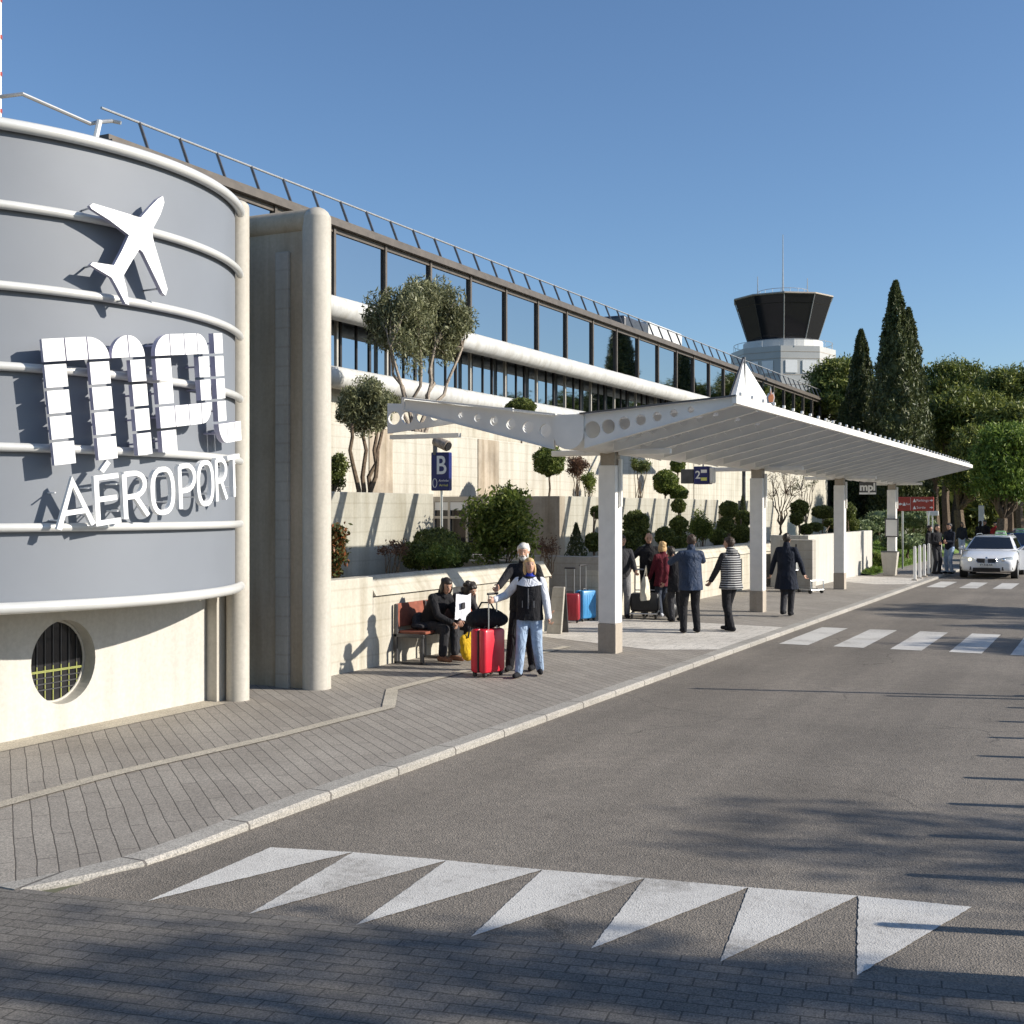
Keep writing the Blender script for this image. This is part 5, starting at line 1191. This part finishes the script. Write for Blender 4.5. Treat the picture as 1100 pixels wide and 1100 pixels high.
# seated pair (facing the road, leaning forward)
def seated(label, y, face, H, kneeforward=.43, **kw):
    P = dict(pelvis=(0,0,.56), chest=(0,.20,.86), neck=(0,.30,1.02), head=(0,.38,1.15), sl=(-.18,.25,.97), sr=(.18,.25,.97), hl=(-.09,.02,.54), hr=(.09,.02,.54),
             al=(-.12,.44,.09), ar=(.12,.40,.09), kl=(0,.6,1), kr=(0,.6,1), wl=(-.05,.58,.62), wr=(.10,.58,.60), el=(-.6,-.3,-.6), er=(.6,-.3,-.6), curl=1.0)
    P.update(kw.pop('P', {})); return person(label, (BX+.02,y,SW), face, H, P, **kw)
seated('dark haired person in black coat bent over a phone, nearest on the bench', 15.95, (.95,-.2), 1.70, top='cloth_black', bottom='cloth_charcoal', shoe='leather_tan', hair='long', hairc='hair_dark', hem=.16, ankle_skin=True, pitch=-.35, look=-.35, bulk=1.05)
seated('seated curly haired person in dark grey jacket, second on the bench, looking down', 16.62, (.97,-.1), 1.66, top='cloth_charcoal', bottom='cloth_charcoal', shoe='leather_tan', hair='curly', hairc='hair_dark', ankle_skin=True, pitch=-.5, P=dict(head=(0,.40,1.08), chest=(0,.22,.83), neck=(0,.32,.97)))
o = root('newspaper', 'open white newspaper held up beside the seated pair', 'newspaper', on_x(497,652,-8.75))
a = Vector(o.location); MB().add([a+Vector((-.02,-.2,-.17)),a+Vector((.05,.02,-.2)),a+Vector((.05,.05,.17)),a+Vector((-.02,-.16,.2)),a+Vector((.0,.24,-.18)),a+Vector((.0,.26,.19))], [(0,1,2,3),(1,4,5,2)]).build('sheet', 'cloth_white', o, fix=False)
m = MB().box(a.x+.035,a.x+.05,a.y-.10,a.y-.01,a.z-.02,a.z+.07); m.build('printed_block', 'cloth_charcoal', o)
p = on_x(503, 672, -8.5); o = root('yellow_bag', 'bright yellow cloth bag with black handles in front of the bench', 'bag', (p[0],p[1],SW))
m = MB().ell((p[0],p[1],SW+.24), (.10,.17,.19), 14, 10).ell((p[0],p[1]+.03,SW+.36), (.07,.13,.12)).ell((p[0]-.02,p[1]-.10,SW+.34), (.06,.07,.11)); remesh(m, .018, 2).build('body', 'cloth_yellow', o, smooth=True)
MB().tube([(p[0]+.05,p[1]-.10,SW+.40),(p[0]+.05,p[1]-.03,SW+.56),(p[0]+.05,p[1]+.08,SW+.54),(p[0]+.05,p[1]+.14,SW+.38)], .014, 8).build('handle', 'cloth_black', o, smooth=True)
# third sitter mostly hidden behind the yellow bag: legs stretched
# waiting group
W1 = gp(712, 662.5); away = (-.30,.95)
person('blond woman in maroon coat and dark jeans, back half turned, carrying a white bag', W1, (-.75,.55), 1.58, dict(wl=(-.26,.18,.86), wr=(.26,.0,.84), al=(-.10,-.05,.085), ar=(.12,.06,.085)), top='cloth_maroon', bottom='jeans_dark', hair='long', hairc='hair_blond', hem=.22, flare=.03, shoe='cloth_white', bulk=1.08)
W2 = (-9.05,24.75,SW)
person('bald man in black jacket behind the maroon coat reaching down to his left', W2, (.35,-.9), 1.76, dict(wr=(.38,.22,1.0), er=(.8,-.3,-.4)), top='cloth_black', bottom='cloth_black', hair='bald', hairc='hair_brown', bulk=1.1, pitch=-.25)
o = root('white_bag', 'large white tote bag hanging at the side of the maroon coat', 'bag', on_x(693,630,-8.75)); a = Vector(o.location)
m = MB().loft([[(a.x+.05*math.cos(t)*w_, a.y+.21*math.sin(t)*w2, a.z+z) for t in [2*PI*k/16 for k in range(16)]] for z,w_,w2 in ((-.28,1.2,1.05),(-.22,1.5,1.1),(.05,1.3,.9),(.2,.5,.55))]); m.build('body', 'cloth_cream', o, smooth=True); MB().tube([a+Vector((0,-.08,.18)),a+Vector((.02,0,.42)),a+Vector((0,.08,.18))], .012, 6).build('handle', 'cloth_cream', o)
W3 = gp(742, 680); person('man in blue jacket and black trousers seen from behind with arms raised to his left', W3, (-.55,.83), 1.80, dict(wl=(-.20,.42,1.30), el=(-.7,0,-.6), wr=(.12,.42,1.33), er=(.9,.1,-.6), chest=(-.01,.03,1.27), neck=(.02,.05,1.46), head=(.04,.10,1.62), al=(-.13,0,.085), ar=(.13,.05,.085)), top='cloth_blue', bottom='cloth_black', hair='short', hairc='hair_brown', hem=.17, flare=.01, bulk=1.15, look=-.3)
W4 = gp(784, 678); person('person in black and white striped quilted jacket and tight black trousers', W4, (-.80,.45), 1.74, dict(wl=(-.22,.28,.92), wr=(.24,.22,.90), al=(-.05,-.10,.085), ar=(.07,.12,.085), pelvis=(0,-.03,.93), chest=(0,-.02,1.28)), top='cloth_striped', bottom='cloth_black', hair='short', hairc='hair_brown', hem=.14, flare=.03, bulk=1.18, look=.3, sleeve='cloth_charcoal', hood=True)
W5 = gp(845, 662); person('person in long dark coat walking away on the pavement with arms swung out', W5, (.02,1.0), 1.75, dict(wl=(-.36,.06,.86), wr=(.36,.10,.84), al=(-.03,-.18,.13), ar=(.05,.12,.085), el=(-.9,-.3,0), er=(.9,-.3,0)), top='cloth_navy', bottom='cloth_charcoal', hair='short', hairc='hair_dark', hem=.36, flare=.05, bulk=1.1)
W6 = gp(727, 668); person('stooping person in black coat with dark red sleeves behind the blue jacket', W6, (-.6,.6), 1.66, dict(chest=(0,.10,1.20), neck=(0,.2,1.36), head=(0,.30,1.46), sl=(-.18,.12,1.30), sr=(.18,.12,1.30)), top='cloth_black', bottom='cloth_charcoal', hair='short', hairc='hair_dark', hem=.3, flare=.03, sleeve='cloth_maroon')
W7 = gp(668, 664); person('person in dark jacket largely hidden by the nearest canopy column', W7, (.5,-.7), 1.72, dict(wl=(-.2,.35,1.0)), top='cloth_charcoal', bottom='cloth_grey', hair='short', hairc='hair_dark')
# luggage trolley with black cases; backpack
p = gp(693, 664); o = root('luggage_trolley', 'chrome luggage trolley loaded with black cases beside the maroon coat', 'trolley', p, rad(15))
m = MB()
for x in (-.26,.26): m.tube([(x,-.38,.12),(x,.42,.14),(x,.52,.98)], .016, 8)
m.tube([(-.26,.52,.98),(.26,.52,.98)], .018, 8).tube([(-.26,-.38,.12),(.26,-.38,.12)], .014, 8).tube([(-.26,.1,.13),(.26,.1,.13)], .012, 8).tube([(-.26,.46,.55),(.26,.46,.55)], .012, 8)
m.build('frame', 'steel', o, local=True, smooth=True)
for x,y in ((-.24,-.3),(.24,-.3),(0,.42)): MB().tube([(x-.02,y,.07),(x+.02,y,.07)], .07, 14).build('wheel', 'rubber', o, local=True, smooth=True)
suitcase('black suitcase lying on the luggage trolley', (p[0],p[1],SW+.10), rad(15), .58, .36, .42, 'black_plastic', 0)
p = gp(721, 665); o = root('backpack', 'black rucksack standing on the ground right of the maroon coat', 'bag', p)
m = MB().ell((0,0,.26), (.19,.15,.27)).ell((.02,-.12,.2), (.13,.08,.15)).ell((0,0,.48), (.13,.10,.09)); remesh(m, .018, 3).build('body', 'black_plastic', o, local=True, smooth=True); MB().tube([(-.08,.1,.5),(-.1,.19,.35),(-.08,.13,.1)], .018, 8).build('strap', 'cloth_charcoal', o, local=True, smooth=True)
# empty cart by the low wall
p = gp(869, 637); o = root('luggage_trolley', 'empty pale luggage trolley parked by the low cream wall', 'trolley', p, rad(60)); m = MB()
for x in (-.24,.24): m.tube([(x,-.3,.1),(x,.34,.12),(x,.44,1.0)], .016, 8).tube([(x,-.3,.1),(x,-.28,.35)], .014, 8)
m.tube([(-.24,.44,1.0),(.24,.44,1.0)], .018, 8).tube([(-.24,.4,.6),(.24,.4,.6)], .012, 8).tube([(-.24,-.3,.1),(.24,-.3,.1)], .012, 8).tube([(-.24,-.28,.35),(.24,-.28,.35)], .012, 8).box(-.2,.2,.39,.41,.62,.95); m.build('frame', 'steel', o, local=True, smooth=True)
for x,y in ((-.22,-.25),(.22,-.25),(0,.34)): MB().tube([(x-.02,y,.06),(x+.02,y,.06)], .06, 12).build('wheel', 'rubber', o, local=True, smooth=True)
# far people
def gd(px, Y, z=0): a = on_y(px, HZ, Y); return (a[0], Y, z)
person('man in black clothes standing left at the bollards beside the taxi', gd(1006,45.3,SW), (.6,-.5), 1.74, dict(wl=(-.1,.25,1.1), wr=(.12,.25,1.08)), fine=False, top='cloth_black', bottom='cloth_charcoal')
person('man in dark jacket and pale jeans standing nearest the white taxi', gd(1020,45.6,SW), (-.5,-.7), 1.78, dict(wl=(-.1,.28,1.12), wr=(.12,.28,1.15)), fine=False, top='cloth_navy', bottom='denim', hair='short')
person('person in black standing furthest left behind the bollards', gd(998,47.5,SW), (.9,-.2), 1.68, fine=False, top='cloth_black', bottom='cloth_black')
person('distant woman in dark top and light trousers walking left of the taxis', gd(1033,66), (.3,-.9), 1.7, dict(al=(-.1,-.15,.1), ar=(.1,.15,.085)), fine=False, top='cloth_charcoal', bottom='cloth_white', hair='long')
person('distant person in black left of the tall info panel', gd(1053,67), (.3,.9), 1.76, fine=False, top='cloth_black', bottom='cloth_charcoal', hair='short')
person('distant person in black right of the tall info panel', gd(1058,66.5), (-.3,-.9), 1.8, fine=False, top='cloth_black', bottom='cloth_black', hair='short')
person('distant person in red top behind the dark blue taxi', gd(1069,66), (-.5,-.9), 1.72, fine=False, top='cloth_red', bottom='cloth_charcoal', hair='short')
# ---------------------------------------------------------------- taxis
simple('car_white', (.80,.80,.80), .25, var=.01, coat=.8); simple('car_blue', (.012,.03,.09), .2, .3, var=.05, coat=1.0); simple('car_navy', (.02,.05,.14), .2, .3, var=.05, coat=1.0)
simple('chrome', (.75,.75,.75), .12, 1.0, var=.02); simple('lens', (.75,.77,.75), .08, .2, var=.1); simple('plate', (.75,.75,.72), .5, var=.02); simple('taxi_green', (.35,.62,.28), .4, var=.05)
m, nt, b, L = nodes('head_lamp_lit'); b.inputs['Base Color'].default_value = (.9,.85,.6,1); b.inputs['Emission Color'].default_value = (1,.9,.6,1); b.inputs['Emission Strength'].default_value = 1.2
def car(label, loc, rz, paint, plate_txt, door=False, lit=False):
    o = root('taxi', label, 'taxi', loc, rz, 'taxis waiting in line')
    # local: +Y = forward
    st = [(2.30,.60,.34,.50,.60),(2.27,.74,.26,.55,.66),(2.18,.83,.22,.60,.71),(1.95,.885,.20,.66,.79),(1.5,.90,.19,.75,.89),(.98,.905,.19,.84,.965),(.5,.905,.19,.88,.97),(-.6,.905,.19,.90,.98),(-1.5,.90,.20,.92,.98),(-2.05,.86,.24,.90,.96),(-2.27,.78,.30,.80,.90),(-2.32,.70,.36,.6,.75)]
    rings = []
    for y, hw, zl, zs, zt in st:
        half = [(hw*.80,zl),(hw*.95,zl+.05),(hw*.99,(zl+zs)/2-.02),(hw,(zl+zs)/2+.1),(hw*.985,zs),(hw*.90,zs+(zt-zs)*.62),(hw*.62,zt-.008),(hw*.3,zt+.006)]
        rings.append([(x,y,z) for x,z in half]+[(-x,y,z) for x,z in half[::-1]])
    bd = MB().loft(rings).build('body', paint, o, local=True, smooth=True); bd.modifiers.new('s','SUBSURF').levels = 1; bd.modifiers['s'].render_levels = 2
    g = [(.80,1.02,.955),(.70,.40,1.27),(.585,.10,1.385),(.57,-.5,1.43),(.56,-1.3,1.42),(.58,-1.85,1.36),(.74,-2.20,.95)]
    # greenhouse
    rings = [[(.82,1.00,.93),(-.82,1.00,.93),(-.84,-2.18,.93),(.84,-2.18,.93)], [(.60,.12,1.385),(-.60,.12,1.385),(-.60,-1.88,1.375),(.60,-1.88,1.375)]]
    def lerp(a, b_, t): return tuple(a[i]+(b_[i]-a[i])*t for i in range(3))
    gh = []
    def ringat(t, hw_b=.84, hw_t=.60):
        hw = hw_b+(hw_t-hw_b)*t**1.15; yf = 1.02-(1.02-.12)*t; yr = -2.20+.32*t; z = .93+.46*t
        return [(hw*.93,yf,z),(hw*.5,yf+.10*(1-t*.5),z+.0),(-hw*.5,yf+.10*(1-t*.5),z),(-hw*.93,yf,z),(-hw,yf-.12,z),(-hw,-1.0,z),(-hw*.97,yr+.08,z),(-hw*.6,yr,z),(hw*.6,yr,z),(hw*.97,yr+.08,z),(hw,-1.0,z),(hw,yf-.12,z)]
    rg = [ringat(t) for t in (0,.25,.5,.75,.95)]; top_ = [(x*.9,y*.97-.0,1.405) for x,y,_ in rg[-1]]; top2 = [(x*.5,y*.7-.2,1.43) for x,y,_ in rg[-1]]
    MB().loft(rg+[top_,top2]).build('cabin', paint, o, local=True, smooth=True)
    def quad(t0,t1,u,off): 
        r0, r1 = ringat(t0), ringat(t1); a, b_ = u; P = []
        for r, rv in ((r0,0),(r1,1)):
            seq = [Vector(r[i]) for i in (a if not rv else a[::-1])]; P += [p+Vector(off) for p in seq]
        return P
    def pane(name, idx, t0, t1, off, shrink=.03):
        r0, r1 = ringat(t0), ringat(t1); A = [Vector(r0[i])+Vector(off) for i in idx]; B_ = [Vector(r1[i])+Vector(off) for i in idx]
        A[0] = A[0].lerp(A[1], shrink*2); A[-1] = A[-1].lerp(A[-2], shrink*2); B_[0] = B_[0].lerp(B_[1], shrink*2); B_[-1] = B_[-1].lerp(B_[-2], shrink*2)
        n = len(idx); m = MB(); m.add(A+B_, [(i,i+1,i+1+n,i+n) for i in range(n-1)]); return m.build(name, 'car_glass', o, local=True, smooth=True, fix=False)
    pane('windshield', (0,1,2,3), .10, .92, (0,.012,.008)); pane('side_window', (11,10,9), .12, .85, (.012,0,.0), .04); pane('side_window', (4,5,6), .12, .85, (-.012,0,.0), .04); pane('rear_window', (7,8), .15, .85, (0,-.012,.0))
    # front details
    for sx in (-1,1):
        MB().loft([[(sx*x,y,z) for x,y,z in ((.04,2.285+dy,.68),(.30,2.26+dy,.685),(.32,2.265+dy,.61),(.27,2.285+dy,.54),(.05,2.30+dy,.53))] for dy in (0,.03)]).build('grille', 'black_plastic', o, local=True, bevel=.01)
        MB().tube([(sx*.04,2.32,.68),(sx*.30,2.30,.685),(sx*.32,2.305,.61),(sx*.27,2.32,.54),(sx*.05,2.335,.53),(sx*.04,2.32,.68)], .012, 6).build('grille_frame', 'chrome', o, local=True, smooth=True)
        hl_ = MB().loft([[(sx*x,y+dy,z) for x,y,z in ((.35,2.24,.575),(.38,2.24,.690),(.62,2.18,.735),(.80,2.06,.745),(.83,2.05,.665),(.66,2.18,.590))] for dy in (-.05,.055)]).build('headlight', 'lens', o, local=True, bevel=.01)
        MB().ell((sx*.52,2.27,.645), (.06,.03,.055)).build('lamp', 'head_lamp_lit' if (lit and sx > 0) else 'chrome', hl_, local=True, smooth=True)
        MB().loft([[(sx*x,y+dy,z) for x,y,z in ((.48,2.25,.29),(.48,2.26,.41),(.80,2.14,.43),(.82,2.11,.33))] for dy in (-.05,.05)]).build('air_intake', 'black_plastic', o, local=True, bevel=.01)
        MB().ell((sx*.98,.62,.98), (.10,.06,.075)).cap((sx*.86,.6,.95),(sx*.95,.62,.96),.02,.02,6).build('mirror', paint, o, local=True, smooth=True)
        MB().tube([(sx*.54,.0,1.43),(sx*.54,-.2,1.465),(sx*.53,-1.6,1.455),(sx*.53,-1.8,1.41)], .014, 6).build('roof_rail', 'steel', o, local=True, smooth=True)
        for y in (1.42,-1.40):
            wh = MB().tube([(sx*.70,y,.315),(sx*.915,y,.315)], .315, 26).build('wheel', 'rubber', o, local=True, smooth=True)
            m = MB().tube([(sx*.905,y,.315),(sx*.922,y,.315)], .215, 22); m.build('rim', 'steel', wh, local=True, smooth=True)
    MB().loft([[(x,y+dy,z) for x,y,z in ((-.44,2.28,.25),(.44,2.28,.25),(.42,2.32,.38),(-.42,2.32,.38))] for dy in (0,.035)]).build('air_intake', 'black_plastic', o, local=True, bevel=.01)
    MB().tube([(0,2.27,.70),(0,2.30,.712)], .038, 16).build('badge', 'chrome', o, local=True, smooth=True)
    pt = MB().box(-.26,.26,2.325,2.34,.42,.53).build('number_plate', 'plate', o, local=True, bevel=.004)
    m = MB(); text_on(m, plate_txt, .085, (0,2.345,.475), (-1,0,0), (0,0,1), .002, .001); m.build('plate_text', 'black_plastic', pt, local=True, fix=False)
    # roof sign
    rs = MB().loft([[(x*w_,-.35+y*w_,z) for x,y in ((-.19,-.06),(.19,-.06),(.19,.06),(-.19,.06))] for z,w_ in ((1.425,1.1),(1.44,1.0),(1.56,.85),(1.575,.6))]).xf(Matrix.Translation((-.22,0,0))).build('roof_sign', 'taxi_green', o, local=True, bevel=.015)
    m = MB().box(-.38,-.06,-.297,-.292,1.455,1.52); m.build('sign_band', 'plate', rs, local=True)
    m = MB(); text_on(m, 'TAXI', .07, (-.22,-.288,1.487), (-1,0,0), (0,0,1), .002, .002); m.build('sign_text', 'black_plastic', rs, local=True, fix=False)
    MB().loft([[(x,y,z) for x,y in ((-.80,.95),(.80,.95),(.80,-1.9),(-.80,-1.9))] for z in (.16,.2)]).build('underbody', 'black_plastic', o, local=True)
    # seats seen through the glass are dark shapes
    if door:
        # driver's door swung open on the left side of the car (-X local)
        hx, hy = -.905, .78; a = rad(62); ca, sa = math.cos(a), math.sin(a)
        def dp(u, z, t=0): return (hx-u*sa-t*ca, hy-u*ca+t*sa*0-0*t, z)
        pts = [(0,.26),(1.02,.26),(1.06,.6),(1.04,.93),(0,.93)]
        dr_ = MB().prism([dp(u,z) for u,z in pts], (.0,.055,0)).build('door', paint, o, local=True, bevel=.012)
        MB().prism([dp(u,z) for u,z in ((.12,.95),(1.0,.95),(.86,1.36),(.62,1.38))], (0,.01,0)).build('door_window', 'car_glass', dr_, local=True)
        MB().tube([dp(u,z) for u,z in ((.0,.93),(.62,1.40),(.88,1.38),(1.04,.93))], .022, 8).build('door_frame', paint, dr_, local=True, smooth=True)
        MB().prism([dp(u,z) for u,z in ((.05,.3),(.98,.3),(.98,.88),(.05,.88))], (0,-.03,0)).build('door_lining', paint, dr_, local=True)
    return o
car('white estate taxi with green roof sign and open driver door, front of the line', (-4.18,46.3,0), PI, 'car_white', 'EY-418-AX', True, True)
car('dark blue taxi directly behind the white one, second in line', (-3.95,52.3,0), PI, 'car_navy', 'DK-207-FB')
car('dark blue taxi third in line with its green roof sign at the picture edge', (-3.9,58.3,0), PI, 'car_blue', 'CW-655-GL')
car('dark taxi fourth in line out of the picture', (-3.4,64.5,0), PI, 'car_blue', 'BT-931-RD')
